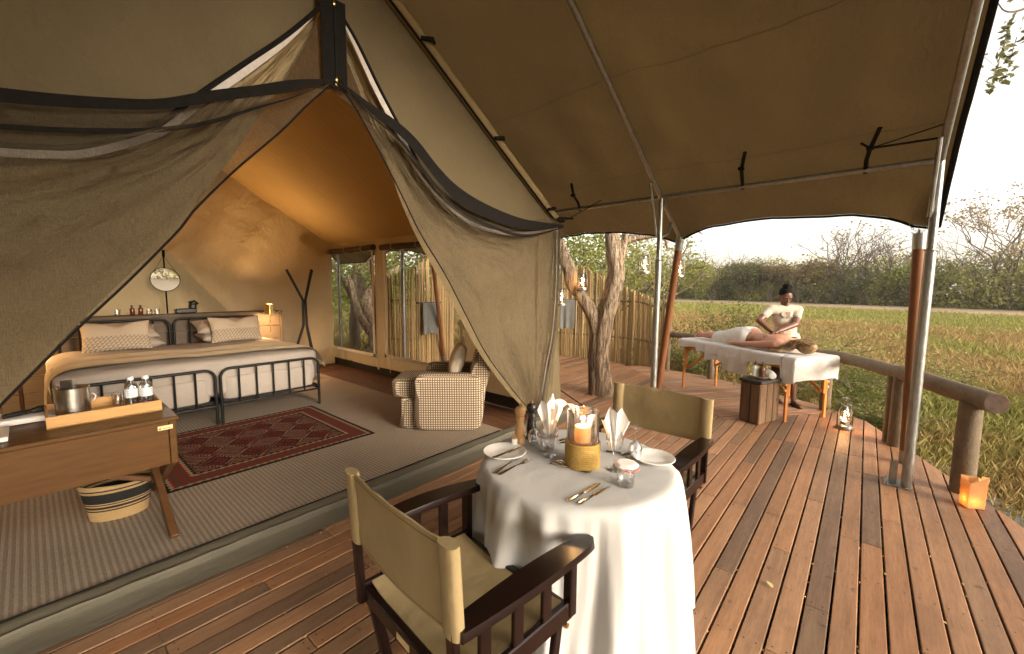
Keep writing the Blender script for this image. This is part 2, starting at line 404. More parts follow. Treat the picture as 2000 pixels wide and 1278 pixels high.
MT['tablewood'] = wood('honey_beech', (.55, .225, .055), (.46, .18, .045), 'Z', .4, .1)
MT['amber'] = plain('amber_glass', (.12, .035, .01), .08, 0, .6)
MT['milk'] = plain('frosted_bottle', (.62, .63, .58), .25)
MT['stump'] = wood('rough_sleeper', (.13, .075, .04), (.21, .13, .075), 'Z', .85, .2, .8, 'Object', 0, .6, .2, .4)
MT['slate'] = noisy('dark_slate', (.03, .028, .026), (.05, .045, .04), 12, rough=.6)
MT['paper'] = None
MT['bark'] = None
MT['polefence'] = noisy('fence_pole', (.42, .285, .125), (.29, .195, .085), 1.2, (6, 6, 1.2), .8, .5, .01, fine=18, rand=.33)
MT['label'] = plain('white_label', (.75, .75, .72), .5)
MT['plaque'] = plain('brass_plaque', (.72, .58, .30), .4, .4)
MT['mirror'] = plain('mirror_glass', (.95, .93, .90), .02, 1)
MT['mirror'] = NT('mirror_silver'); MT['mirror'] = MT['mirror'].done(MT['mirror'].pbr((.93, .92, .9), .01, 1))
MT['phone'] = plain('black_plastic', (.015, .014, .013), .3)
MT['ash'] = noisy('ground_earth', (.30, .235, .15), (.24, .185, .115), 2, kind='World', rough=.95)
def special_mats():
    # wax and paper glow a little when lit from inside: plain translucency
    t = NT('candle_wax'); p = t.pbr((.88, .74, .48), .5, 0, None, .4); tr = t.n('BsdfTranslucent'); tr.inputs[0].default_value = (.95, .72, .35, 1); ms = t.n('MixShader'); ms.inputs[0].default_value = .5; t.t.links.new(p, ms.inputs[1]); t.t.links.new(tr.outputs[0], ms.inputs[2]); MT['wax'] = t.done(ms.outputs[0])
    t = NT('rope_wrap'); v = t.coord('Object'); x = t.xyz(v)
    f = t.noise(t.coord('Object', (30, 30, 6)), 9, 3); c = t.mix(t.range(f, .3, .7), (.50, .32, .085), (.36, .22, .055)); MT['rope'] = t.done(t.pbr(c, .8, 0, t.bump(f, .4, .004), .3))
    t = NT('brown_paper'); f = t.noise(t.coord('Object'), 14, 4); c = t.mix(t.range(f, .3, .7), (.52, .33, .16), (.44, .27, .125)); b = t.pbr(c, .85, 0, t.bump(f, .2, .004), .2)
    tr = t.n('BsdfTranslucent'); tr.inputs[0].default_value = (.85, .45, .18, 1); ms = t.n('MixShader'); ms.inputs[0].default_value = .5
    t.t.links.new(b, ms.inputs[1]); t.t.links.new(tr.outputs[0], ms.inputs[2]); MT['paper'] = t.done(ms.outputs[0])
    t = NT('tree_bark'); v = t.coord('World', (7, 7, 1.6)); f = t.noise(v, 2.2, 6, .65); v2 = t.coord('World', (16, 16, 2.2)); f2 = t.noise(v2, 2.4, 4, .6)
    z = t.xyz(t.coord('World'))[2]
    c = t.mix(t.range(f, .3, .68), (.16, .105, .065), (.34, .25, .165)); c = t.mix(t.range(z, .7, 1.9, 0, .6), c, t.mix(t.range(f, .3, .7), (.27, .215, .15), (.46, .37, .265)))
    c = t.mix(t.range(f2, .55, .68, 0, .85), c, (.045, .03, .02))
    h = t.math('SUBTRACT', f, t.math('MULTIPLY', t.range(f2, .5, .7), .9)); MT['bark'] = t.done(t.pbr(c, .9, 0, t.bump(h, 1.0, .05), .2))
    t = NT('grey_bark'); f = t.noise(t.coord('World', (5, 5, 2)), 3, 4); MT['bark2'] = t.done(t.pbr(t.mix(f, (.20, .155, .11), (.10, .08, .055)), .9, 0, t.bump(f, .6, .03), .2))
    # woven carpet with stripes along y
    t = NT('sisal_carpet'); x = t.xyz(t.coord('World')); w = t.math('SINE', t.math('MULTIPLY', x[0], 2*math.pi/.030)); w2 = t.math('SINE', t.math('MULTIPLY', x[0], 2*math.pi/.0100))
    dsh = t.math('SINE', t.math('MULTIPLY', x[1], 2*math.pi/.016)); nn = t.noise(t.coord('World', (60, 12, 1)), 3, 3); n3 = t.noise(t.coord('World'), .9, 3)
    m = t.math('ADD', t.math('MULTIPLY', w, .8), t.math('ADD', t.math('MULTIPLY', w2, .25), t.math('MULTIPLY', dsh, .2)))
    m = t.math('ADD', m, t.range(nn, .3, .7, -.5, .5))
    c = t.ramp(t.range(m, -1.2, 1.2), [(0, (.26, .205, .15)), (.5, (.36, .29, .215)), (1, (.50, .41, .315))]); c = t.mix(t.range(n3, .4, .7, 0, .2), c, (.1, .075, .05))
    MT['sisal'] = t.done(t.pbr(c, .95, 0, t.bump(m, .6, .006), .15))
    # flat woven rug: stepped diamonds with border bands (u along the rug)
    t = NT('kilim'); o = t.xyz(t.coord('Object')); U, V = o[0], o[1]
    q = lambda s_, st: t.math('MULTIPLY', t.math('ROUND', t.math('DIVIDE', s_, st)), st)
    U2, V2 = q(U, .020), q(V, .020)
    fu = t.math('ABSOLUTE', t.math('SUBTRACT', t.math('FRACT', t.math('ADD', t.math('DIVIDE', U2, .30), 20)), .5))
    fv = t.math('ABSOLUTE', t.math('SUBTRACT', t.math('FRACT', t.math('ADD', t.math('DIVIDE', V2, .36), 20.5)), .5))
    d = t.math('ADD', t.math('ADD', fu, fv), t.math('MULTIPLY', t.math('FRACT', t.math('DIVIDE', t.math('ADD', t.math('SUBTRACT', U, V), 20), .04)), .10))
    fine = t.math('MODULO', t.math('ADD', t.math('FLOOR', t.math('DIVIDE', t.math('ADD', U, 20), .030)), t.math('FLOOR', t.math('DIVIDE', t.math('ADD', V, 20), .030))), 2)
    tri = t.math('FRACT', t.math('DIVIDE', t.math('ADD', t.math('ADD', U, V), 20), .045))
    RED, BLK, TAN, BRN = (.20, .026, .018), (.016, .012, .011), (.36, .25, .15), (.10, .05, .03)
    dia = t.ramp(d, [(0, RED), (.16, BLK), (.24, RED), (.36, BLK), (.43, RED), (.50, TAN), (.55, BLK), (.61, RED), (.72, BLK), (.78, RED), (.9, BLK)], 'CONSTANT')
    field = t.mix(t.math('MULTIPLY', fine, t.math('GREATER_THAN', tri, .45)), dia, BLK)
    field = t.mix(t.math('MULTIPLY', t.math('GREATER_THAN', d, .62), t.math('LESS_THAN', tri, .25)), field, TAN)
    zig = t.math('MULTIPLY', t.math('ABSOLUTE', t.math('SUBTRACT', t.math('FRACT', t.math('DIVIDE', t.math('ADD', t.math('ADD', U, t.math('MULTIPLY', V, 1.0)), 20), .06)), .5)), .03)
    eu = t.math('SUBTRACT', .88, t.math('ABSOLUTE', U)); ev = t.math('SUBTRACT', .77, t.math('ABSOLUTE', V)); e = t.math('ADD', t.math('MINIMUM', eu, ev), zig)
    bcol = t.ramp(t.math('DIVIDE', e, .3), [(0, BLK), (.14, TAN), (.22, RED), (.30, BRN), (.42, RED), (.52, BRN), (.60, RED), (.68, TAN), (.76, BLK)], 'CONSTANT')
    col = t.mix(t.math('GREATER_THAN', e, .25), bcol, field); nn = t.noise(t.coord('Object'), 150, 2); col = t.mix(t.range(nn, .3, .7, 0, .35), col, (.03, .015, .012))
    MT['kilim'] = t.done(t.pbr(col, .95, 0, t.bump(nn, .3, .003), .15))
    # small pale squares on brown upholstery (print of a woven cloth)
    def dots(name, ax):
        t = NT(name); o = t.xyz(t.coord('Object')); P = .026
        ge = t.n('NewGeometry'); nm = t.xyz(ge.outputs['Normal'])
        a = t.math('ADD', o[0], 0.0); b = o[2]; yv = o[1]
        side = t.math('GREATER_THAN', t.math('ABSOLUTE', nm[1]), .6); top = t.math('GREATER_THAN', t.math('ABSOLUTE', nm[2]), .7)
        u = t.math('ADD', t.math('MULTIPLY', a, t.math('MAXIMUM', side, top)), t.math('MULTIPLY', yv, t.math('SUBTRACT', 1, t.math('MAXIMUM', side, top))))
        w = t.math('ADD', t.math('MULTIPLY', b, t.math('SUBTRACT', 1, top)), t.math('MULTIPLY', yv, top))
        fu = t.math('ABSOLUTE', t.math('SUBTRACT', t.math('FRACT', t.math('ADD', t.math('DIVIDE', u, P), 50)), .5)); fv = t.math('ABSOLUTE', t.math('SUBTRACT', t.math('FRACT', t.math('ADD', t.math('DIVIDE', w, P), 50)), .5))
        m = t.math('MAXIMUM', fu, fv); d = t.math('ADD', fu, fv)
        ring = t.math('LESS_THAN', m, .275)
        nn = t.noise(t.coord('Object'), 3, 3)
        col = t.mix(ring, (.155, .105, .066), (.62, .52, .38)); MT[name] = t.done(t.pbr(col, .95, 0, t.bump(nn, .3, .04), .2))
    dots('armfab', 0)
    # coiled basket
    t = NT('woven_basket'); o = t.xyz(t.coord('Object')); z = o[2]
    band = t.ramp(t.math('DIVIDE', z, .25), [(0, (.52, .35, .16)), (.30, (.02, .022, .02)), (.335, (.52, .35, .16)), (.37, (.02, .022, .02)), (.43, (.5, .34, .16)), (.47, (.02, .022, .02)), (.50, (.5, .34, .16)), (.53, (.018, .02, .018)), (.80, (.5, .34, .16)), (.86, (.02, .022, .02)), (.90, (.55, .38, .18))], 'CONSTANT')
    an = t.math('ARCTAN2', o[1], o[0]); st = t.math('SINE', t.math('ADD', t.math('MULTIPLY', an, 90), t.math('MULTIPLY', t.math('FLOOR', t.math('DIVIDE', z, .011)), 3.14)))
    coil = t.math('SINE', t.math('MULTIPLY', z, 2*math.pi/.011)); h = t.math('ADD', st, coil)
    col = t.mix(t.range(h, -2, 2, .45, 0), band, (.01, .008, .006)); MT['basket'] = t.done(t.pbr(col, .85, 0, t.bump(h, .6, .004), .25))
    # pillow case with a printed block border
    t = NT('printed_pillow'); o = t.xyz(t.coord('Object')); x, z = o[0], o[2]
    band = t.math('LESS_THAN', z, -.005); row = t.math('FLOOR', t.math('DIVIDE', t.math('ADD', z, 1), .032)); ph = t.math('MULTIPLY', row, 1.7)
    s1 = t.math('SINE', t.math('ADD', t.math('MULTIPLY', x, 150), ph)); s2 = t.math('SINE', t.math('MULTIPLY', t.math('ADD', z, 1), 2*math.pi/.032)); k = t.math('GREATER_THAN', t.math('MULTIPLY', s1, s2), .18)
    ln = t.math('GREATER_THAN', s2, .93); mk = t.math('MULTIPLY', band, t.math('MAXIMUM', k, ln))
    col = t.mix(t.math('MULTIPLY', mk, .75), (.48, .39, .28), (.15, .11, .075)); nn = t.noise(t.coord('Object'), 6, 3); MT['printpil'] = t.done(t.pbr(col, .92, 0, t.bump(nn, .3, .02), .2))
    t = NT('brushed_steel'); v = t.coord('Object', (1, 1, 40)); f = t.noise(v, 3, 2); MT['brushed'] = t.done(t.pbr((.60, .56, .50), .26, 1))
special_mats()
# ------------------------------------------------------------------ ground
def ground_mat():
    t = NT('grassland'); p = t.xyz(t.coord('World')); v = t.coord('World')
    s = t.math('SUBTRACT', p[0], t.math('ADD', t.math('MULTIPLY', p[1], .37), 71.4))
    n1 = t.noise(v, .16, 4, .6); n2 = t.noise(v, 1.1, 4, .6); n3 = t.noise(v, 14, 4, .7)
    gold = t.mix(t.range(n2, .3, .7), (.34, .25, .105), (.27, .20, .085)); green = t.mix(t.range(n2, .3, .7), (.20, .20, .055), (.26, .245, .075))
    f = t.range(n1, .56, .66); c = t.mix(f, gold, green)
    gs = t.math('MULTIPLY', t.range(s, -42, -34), t.range(s, -15, -20)); c = t.mix(t.math('MULTIPLY', gs, .9), c, (.15, .22, .045))
    sd_ = t.math('MULTIPLY', t.range(t.math('ADD', s, t.math('ADD', t.math('MULTIPLY', n2, 5), t.math('MULTIPLY', n1, 22))), -3, 3), 1.0); c = t.mix(sd_, c, (.47, .36, .235))
    near = t.range(p[0], 9.5, 6.5); earth = t.mix(t.range(n3, .35, .65), (.30, .22, .13), (.19, .15, .085)); c = t.mix(t.math('MULTIPLY', near, .8), c, earth)
    c = t.mix(t.range(n3, .4, .7, 0, .4), c, (.16, .11, .05))
    return t.done(t.pbr(c, .95, 0, t.bump(n3, .8, .08), .15))
def zground(x, y):
    d = math.hypot(x-5, y-1)
    return -.30 - .12*min(1, max(0, (d-5)/20)) + .05*nz(x*.25, y*.25, 3)
xs = [-900, -400, -150, -70, -35, -20] + list(np.arange(-12, 30, 1.0)) + [32, 36, 42, 50, 60, 75, 100, 150, 300, 600, 1200]
ys = [-1200, -500, -200, -100, -60, -40, -25] + list(np.arange(-18, 26, 1.0)) + [28, 34, 42, 55, 75, 110, 200, 400, 1200]
g = G(); W_ = len(ys)
g.add([(x, y, zground(x, y)) for x in xs for y in ys], [(i*W_+j, (i+1)*W_+j, (i+1)*W_+j+1, i*W_+j+1) for i in range(len(xs)-1) for j in range(W_-1)])
tag(obj('ground', g, ground_mat()), kind='structure')

# ------------------------------------------------------------------ deck
DECK = [(-1.2, -2.75), (3.0, -1.42), (4.4, -.95), (5.0, -.74), (5.9, -.42), (6.75, -.10), (7.25, .45), (7.88, 1.5), (8.11, 2.0), (8.27, 2.57), (8.36, 3.2), (8.4, 4.3), (8.3, 5.7), (7.8, 7.2), (6.5, 8.3), (-1.2, 8.3)]
AP = (5.62, 1.24); PITCHW = .11; GAP = .010
g = G()
for y in (-.6, .2, 1.0, 1.8, 2.6):
    pass
for x in np.arange(-.6, 7.8, .9):
    pl = clip_convex([(x-.03, -3), (x+.03, -3), (x+.03, 8.2), (x-.03, 8.2)], inset(DECK, .12))
    if pl: g.prism(pl, -.15, -.032)
deck = tag(obj('deck', g, MT['joist'], smooth=False), kind='structure')
screws = G(); nplank = 0
def plank(poly, mat):
    global nplank
    if len(poly) < 3: return
    ar = abs(sum(poly[i][0]*poly[(i+1) % len(poly)][1]-poly[(i+1) % len(poly)][0]*poly[i][1] for i in range(len(poly))))/2
    if ar < .004: return
    q = []
    for p in poly:
        if not q or (Vector(p)-Vector(q[-1])).length > .004: q.append(p)
    if len(q) > 2 and (Vector(q[0])-Vector(q[-1])).length < .004: q.pop()
    if len(q) < 3: return
    dz = random.uniform(-.0025, .0015)
    gg = G().prism(q, -.030+dz, dz, .0035); obj('plank', gg, mat, deck, smooth=False); nplank += 1
def screw(x, y):
    n = 6; screws.add([(x+.0042*math.cos(k*math.pi/3), y+.0042*math.sin(k*math.pi/3), .0022) for k in range(n)], [tuple(range(n))])
rows = int((7.6+1.6)/PITCHW)
y0 = 1.24 - PITCHW*26
for k in range(rows):
    ya, yb = y0+k*PITCHW, y0+(k+1)*PITCHW; ym = (ya+yb)/2
    strip = [(-1.0 if ym < 3.0 else 4.12, ya+GAP/2), (9.5, ya+GAP/2), (9.5, yb-GAP/2), (-1.0 if ym < 3.0 else 4.12, yb-GAP/2)]
    pl = clip_convex(strip, DECK)
    if not pl: continue
    if ym > AP[1]: pl = clip(pl, 1, -1, AP[0]-AP[1]-.006)
    else: pl = clip(pl, .7536, 1, .7536*AP[0]+AP[1]-.006)
    if len(pl) < 3: continue
    xa, xb = min(p[0] for p in pl), max(p[0] for p in pl)
    cuts = [xa]; x = xa + random.uniform(.5, 2.2)
    while x < xb-.5: cuts.append(round((x+.6)/.45)*.45-.6 if x > 0 else x); x += random.uniform(1.3, 2.7)
    cuts.append(xb)
    for a, b in zip(cuts, cuts[1:]):
        if b-a < .05: continue
        p2 = clip(clip(pl, -1, 0, -(a+.0015)), 1, 0, b-.0015); plank(p2, MT['deck'])
        for sx in [a+.03, b-.03] + [q for q in np.arange(-.6, 7.8, .9) if a+.1 < q < b-.1]:
            if -.2 < sx < 6.8 and ym < 3:
                for sy in (ya+.028, yb-.028): screw(sx+random.uniform(-.006, .006), sy+random.uniform(-.004, .004))
an = R(-37); ca, sa = math.cos(an), math.sin(an)
wedge = clip(clip([p for p in DECK], -1, 1, -(AP[0]-AP[1])), -.7536, -1, -(.7536*AP[0]+AP[1]))
for k in range(0, 32):
    ya, yb = .004+k*PITCHW+GAP/2, (k+1)*PITCHW-GAP/2
    st = [(-4, ya), (5, ya), (5, yb), (-4, yb)]
    st = [(AP[0]+x*ca-y*sa, AP[1]+x*sa+y*ca) for x, y in st]
    pl = clip(clip(clip_convex(st, DECK), -1, 1, -(AP[0]-AP[1])-.004), -.7536, -1, -(.7536*AP[0]+AP[1])-.004)
    plank(pl, MT['deck2'])
tag(obj('screw', screws, MT['black'], deck, smooth=False), kind='stuff')
# rim boards under the deck edge
g = G()
for i in range(len(DECK)-2):
    a, b = Vector(DECK[i]), Vector(DECK[i+1]); d = (b-a).normalized(); n_ = Vector((-d.y, d.x))
    q = [a+n_*.03, b+n_*.03, b+n_*.065, a+n_*.065]; g.prism([(p.x, p.y) for p in q], -.2, -.034)
obj('rim_board', g, MT['joist'], deck, smooth=False)

# ------------------------------------------------------------------ tent
tent = thing('safari_tent', 'large olive canvas safari tent with its front curtains swept open', 'tent', (1.5, 3.0, 0))
ZF = .06
# groundsheet floor and front apron
obj('floor', G().box((1.5, 6.32, .022), (5.1, 6.68, .044)), MT['pvc'], tent, True)
for i in range(5):
    obj('floor_board', G().box((3.42+i*.132, 6.3, .0505), (.127, 6.6, .011), .002), wood('tent_floor_wood', (.16, .075, .04), (.12, .055, .03), 'Y', .5, .15, 1, 'World') if i == 0 else bpy.data.materials['tent_floor_wood'], tent, True, False)
prof = [(2.992, .058), (2.965, .064), (2.93, .060), (2.89, .052), (2.872, .058), (2.862, .046), (2.84, .030), (2.78, .016), (2.70, .007)]
def apron(u, v):
    x = -1.25+u*5.75; i = v*(len(prof)-1); a = int(min(i, len(prof)-2)); f = i-a
    y = prof[a][0]*(1-f)+prof[a+1][0]*f; z = prof[a][1]*(1-f)+prof[a+1][1]*f
    w = .006*nz(x*3, v*4, 1)+.004*nz(x*9, v*7, 5); return (x, y+w*1.2-.006*math.sin(x*.9)*v, max(.004, z+w*.7))
obj('apron', G().grid(160, 24, apron), MT['pvc'], tent, True)
obj('carpet_edge', G().tube([(-1.0+.1*i, 2.985+.002*math.sin(i), .062) for i in range(44)], .0055, 6), MT['hem'], tent, True)
# roof (inner) : ridge at x=1.5
RZ, EZ, HX = 3.98, 2.45, 2.55
def roofz(x): return EZ+(HX-abs(x-1.5))*(RZ-EZ)/HX
for sgn in (-1, 1):
    def rf(u, v, s=sgn):
        y = 3.06+u*6.7; x = 1.5+s*v*(HX+.02); sag = .035*math.sin(math.pi*v)*(.6+.4*math.sin(u*9))
        return (x, y, roofz(x)-sag+.008*nz(x*2, y*2)+.012*nz(y*.8+x*1.6, 4))
    obj('roof', G().grid(60, 26, rf), MT['roofin'], tent, True)
# right wall with two window openings
WIN = [(4.36, 6.30, .43, 2.26), (6.66, 8.45, .40, 2.28)]
ysn = sorted(set([3.05, 9.7]+[round(v, 3) for v in np.arange(3.1, 9.7, .06)]+[w[0] for w in WIN]+[w[1] for w in WIN]))
zsn = sorted(set([.13, 2.47]+[round(v, 3) for v in np.arange(.15, 2.45, .08)]+[w[2] for w in WIN]+[w[3] for w in WIN]))
def wx(y, z):
    low = max(0, 1-(z-.1)/.55); up_ = max(0, (z-2.0)/.5)
    return 4.05 + .010*low*math.sin(y*34+2*nz(y*2))+.006*up_*math.sin(y*23)+.018*nz(y*1.1, z*1.1, 2) + .010*math.sin(y*15+nz(y*3, z)*2)*(.3+.7*low)
g = G(); W_ = len(zsn)
fs = []
for i in range(len(ysn)-1):
    for j in range(W_-1):
        ym, zm = (ysn[i]+ysn[i+1])/2, (zsn[j]+zsn[j+1])/2
        if any(a < ym < b and c < zm < d for a, b, c, d in WIN): continue
        fs.append((i*W_+j, (i+1)*W_+j, (i+1)*W_+j+1, i*W_+j+1))
g.add([(wx(y, z), y, z - (.05*math.sin((y-3)/6.7*math.pi*2) if z < .2 else 0)) for y in ysn for z in zsn], fs)
obj('side_wall', g, MT['wallin'], tent, True)
obj('side_wall', G().grid(40, 12, lambda u, v: (-1.05, 3.05+u*6.65, .1+v*2.37)), MT['wallin'], tent, True)
for a, b, c, d in WIN:
    w = obj('window', G().grid(10, 10, lambda u, v: (4.052, a-.01+u*(b-a+.02), c-.01+v*(d-c+.02))), MT['screen'], tent, True)
    g = G(); x = 3.992
    for (y_0, z_0, y_1, z_1) in ((a, c, b, c), (a, d, b, d), (a, c, a, d), (b, c, b, d)):
        g.box((x, (y_0+y_1)/2, (z_0+z_1)/2), (.006, abs(y_1-y_0)+.055, abs(z_1-z_0)+.055), .002)
    obj('trim', g, MT['trim'], w, True)
    roll = obj('rolled_flap', G().tube([(3.985+.008*math.sin(k), a-.06+k*(b-a+.12)/14, d+.035-.012*math.sin(k/14*math.pi)+.003*math.sin(k*2.1)) for k in range(15)], .052, 12), noisy('rolled_canvas', (.10, .07, .04), (.075, .052, .03), 7, rough=.8) if a == WIN[0][0] else bpy.data.materials['rolled_canvas'], w, True)
    g = G()
    for q in (.16, .5, .84):
        g = G(); yy = a+(b-a)*q; g.tube([(3.985+.058*math.cos(t_), yy+.01*math.sin(t_), d+.028+.058*math.sin(t_)) for t_ in np.linspace(0, 2*math.pi, 14)], .006, 5)
        obj('tie', g, MT['cream'], w, True)
# mud walls along the base
obj('mud_wall', G().grid(60, 3, lambda u, v: (4.03+.008*math.sin(u*40), 3.05+u*6.6, .045+v*.15+.02*math.sin(u*7))), MT['mud'], tent, True)
obj('mud_wall', G().grid(30, 2, lambda u, v: (-1.0+u*5.0, 9.66, .045+v*.15)), MT['mud'], tent, True)
# back wall
obj('back_wall', G().grid(50, 24, lambda u, v: ((x := -1.05+u*5.1), 9.70+.02*math.sin(x*14)*(1-v)+.02*nz(x*2, v*3), .05+v*(roofz(x)-.03))), MT['wallin'], tent, True)
# partition curtains behind the bed, pulled aside like a second doorway
inner = bez([(1.36, 0, 2.24), (1.62, 0, 1.92), (1.93, 0, 1.54), (2.227, 0, 1.162), (2.55, 0, .70), (2.85, 0, .08)], 6)
for sgn in (1, -1):
    def pc(u, v, s=sgn):
        p = samp(inner, v); x0 = p.x if s > 0 else 3.0-.28-p.x
        x1 = 4.03 if s > 0 else -1.03
        top = roofz(1.36) if False else None
        x = x0+(x1-x0)*u; z = p.z
        return Vector((x, 8.22, z))
    g = G(); NU, NV = 34, 30; vs = []
    for i in range(NU+1):
        for j in range(NV+1):
            u = i/NU; x1 = 4.03 if sgn > 0 else -1.03
            X = 1.36+(x1-1.36)*u                       # column
            zt = roofz(X)-.01
            # bottom edge: hem line of the swept curtain
            if sgn > 0: zb = np.interp(X, [1.36, 1.62, 1.93, 2.227, 2.55, 2.85, 4.1], [2.24, 1.92, 1.54, 1.162, .70, .08, .05])
            else: zb = np.interp(2.72-X, [1.36, 1.62, 1.93, 2.227, 2.55, 2.85, 4.1], [2.24, 1.92, 1.54, 1.162, .70, .08, .05])
            z = zb+(zt-zb)*j/NV
            fo = math.sin((X-1.36)*9*sgn-(z-2.2)*5)*.030*(1-.5*j/NV)+.05*nz(X*1.4, z*1.4, 9)+.03*abs(nz(X*2+z*1.5, z*2, 4))
            vs.append((X, 8.22+fo, z))
    g.add(vs, [(i*(NV+1)+j, (i+1)*(NV+1)+j, (i+1)*(NV+1)+j+1, i*(NV+1)+j+1) for i in range(NU) for j in range(NV)])
    obj('partition_curtain', g, MT['wallin'], tent, True)
# ---- front: canvas, lining drapes, insect mesh (x, z) outlines on the plane y=3
def V2(l, y): return [Vector((a, y, b)) for a, b in l]
C1 = [(1.47, 3.58), (1.22, 3.27), (.97, 3.0), (.73, 2.74), (.61, 2.6), (.51, 2.49), (.36, 2.39), (.21, 2.31), (.09, 2.28), (-.03, 2.26), (-.4, 2.22), (-.85, 2.28), (-1.33, 2.41)]
D1 = [(1.45, 3.52), (1.4, 3.37), (1.21, 2.99), (1.08, 2.78), (0.93, 2.51), (0.78, 2.27), (0.64, 2.05), (0.58, 1.95), (0.36, 1.69), (.15, 1.43), (-.12, 1.08), (-.40, .72), (-.66, .40), (-.92, .11)]
M1u = [(1.48, 3.05), (1.19, 2.94), (.95, 2.82), (.74, 2.72), (.51, 2.6), (.31, 2.54), (.14, 2.5), (-.02, 2.47), (-.5, 2.39), (-1.3, 2.41)]
M1h = [(1.48, 3.05), (1.19, 2.87), (.95, 2.755), (.74, 2.655), (.53, 2.555), (.31, 2.485), (.13, 2.44), (-.02, 2.41), (-.5, 2.32), (-1.3, 2.38)]
M1l = [(1.48, 3.05), (1.28, 2.82), (1.12, 2.62), (0.85, 2.32), (0.64, 2.06), (0.57, 1.95), (0.35, 1.67), (.13, 1.41), (-.14, 1.07), (-.42, .71), (-.68, .39), (-.94, .10)]
C1r = [(1.53, 3.61), (1.69, 3.44), (1.89, 3.15), (2.12, 2.85), (2.33, 2.58), (2.62, 2.38), (3.02, 2.26), (3.59, 2.26), (4.33, 2.39)]
D1r = [(1.56, 3.52), (1.64, 3.36), (1.74, 3.16), (1.86, 2.89), (1.98, 2.66), (2.11, 2.36), (2.26, 2.09), (2.5, 1.74), (2.75, 1.37), (3.04, .96), (3.36, .6), (3.66, .31), (3.91, .11)]
M1ru = [(1.48, 3.05), (1.69, 2.98), (1.95, 2.91), (2.14, 2.82), (2.35, 2.66), (2.59, 2.53), (2.98, 2.43), (3.54, 2.37), (4.27, 2.4)]
M1rh = [(1.48, 3.05), (1.69, 2.92), (1.95, 2.82), (2.14, 2.70), (2.35, 2.53), (2.58, 2.40), (2.98, 2.30), (3.54, 2.26), (4.27, 2.37)]
M1rl = [(1.48, 3.05), (1.61, 2.94), (1.71, 2.81), (1.85, 2.61), (2.02, 2.35), (2.19, 2.08), (2.46, 1.74), (2.7, 1.38), (2.98, .97), (3.3, .62), (3.61, .31), (3.86, .13)]
TAPE = [(4.33, 2.41), (4.32, 1.65), (4.26, 1.07), (4.13, .63), (4.01, .14)]
TAPEL = [(-1.33, 2.41), (-1.32, 1.65), (-1.26, 1.07), (-1.13, .63), (-1.01, .14)]
def fold(u, v, k=1.0, s=0):
    # folds run along the sweep (u) and gather towards the tie
    e = math.sin(math.pi*min(1, v*1.02))**.5*min(1, u*4+.1)
    w = math.sin(v*13+3*nz(u*2.2, v*1.5, s)+s)+.6*math.sin(v*27-u*6+2.5*nz(u*3, v*2, s+3))+.35*math.sin(v*50+u*9+s)
    sh = abs(nz(u*2.5-v*2+s, v*6+u*3, s))
    return (.028*w*e + .055*nz(u*3, v*3, s+8)*e + .06*sh*e)*k
def sheet(name, top, bot, y, mat, k=1.0, s=0, nu=90, nv=36, ybow=0.0, vdir=1):
    T, B = resample(bez(V2(top, y), 8), nu), resample(bez(V2(bot, y), 8), nu)
    def fn(u, v):
        i = int(round(u*nu)); p = T[i].lerp(B[i], v)
        return (p.x, p.y+fold(u, v, k, s)-ybow*math.sin(math.pi*v)*u, p.z)
    return obj(name, G().grid(nu, nv, fn), mat, tent, True)
def strip(name, A, B, y, mat, nu=70, th=.004):
    a, b = resample(bez(V2(A, y), 8), nu), resample(bez(V2(B, y), 8), nu); g = G()
    g.grid(nu, 3, lambda u, v: tuple(a[int(round(u*nu))].lerp(b[int(round(u*nu))], v)+Vector((0, -.004*math.sin(v*3.1), 0))))
    return obj(name, g, mat, tent, True)
def pipe(name, A, y, r, mat, nu=70):
    return obj(name, G().tube(resample(bez(V2(A, y), 8), nu), r, 6), mat, tent, True)
def below(curve, d):
    out = []
    for i, p in enumerate(curve):
        a, b = Vector(curve[max(0, i-1)]), Vector(curve[min(len(curve)-1, i+1)]); t_ = (b-a).normalized(); n_ = Vector((t_.y, -t_.x))
        if n_.y > 0: n_ = -n_
        out.append((p[0]+n_.x*d*min(1, i/1.5), p[1]+n_.y*d*min(1, i/1.5)))
    return out
# olive outer canvas
LTOP = [(1.5, 4.17), (.8, 3.75), (.1, 3.32), (-.6, 2.89), (-1.33, 2.45)]
RTOP = [(1.5, 4.17), (2.2, 3.745), (2.9, 3.31), (3.6, 2.88), (4.33, 2.44)]
def canvasgrid(name, top, bot, s, y=3.0):
    nu, nv = 80, 22; T, B = resample(bez(V2(top, y), 6), nu), resample(bez(V2(bot, y), 8), nu)
    def fn(u, v):
        i = int(round(u*nu)); p = T[i].lerp(B[i], v); e = math.sin(math.pi*u)**.5*min(1, v*3)
        cr = abs(nz(p.x*1.7-p.z*1.2+s, p.z*1.1))**.8
        return (p.x, y+.03+(.05*nz(p.x*1.3+s, p.z*1.6)+.035*cr+.02*nz(p.x*5+p.z*4, p.z*2-s))*e+.012*math.sin(p.x*7+p.z*5+s)*e*v, p.z)
    return obj(name, G().grid(nu, nv, fn), MT['olive'], tent, True)
canvasgrid('front_canvas', LTOP, [(1.47, 3.60)]+C1[1:], 0)
canvasgrid('front_canvas', RTOP, C1r, 5)
sheet('front_canvas', [(4.33, 2.42), (4.325, 1.65), (4.27, 1.07), (4.14, .63), (4.02, .05)], [(4.345, 2.44), (4.42, 1.39), (4.48, .72), (4.54, .19), (4.58, .02)], 3.01, MT['olive'], .5, 3, 40, 10)
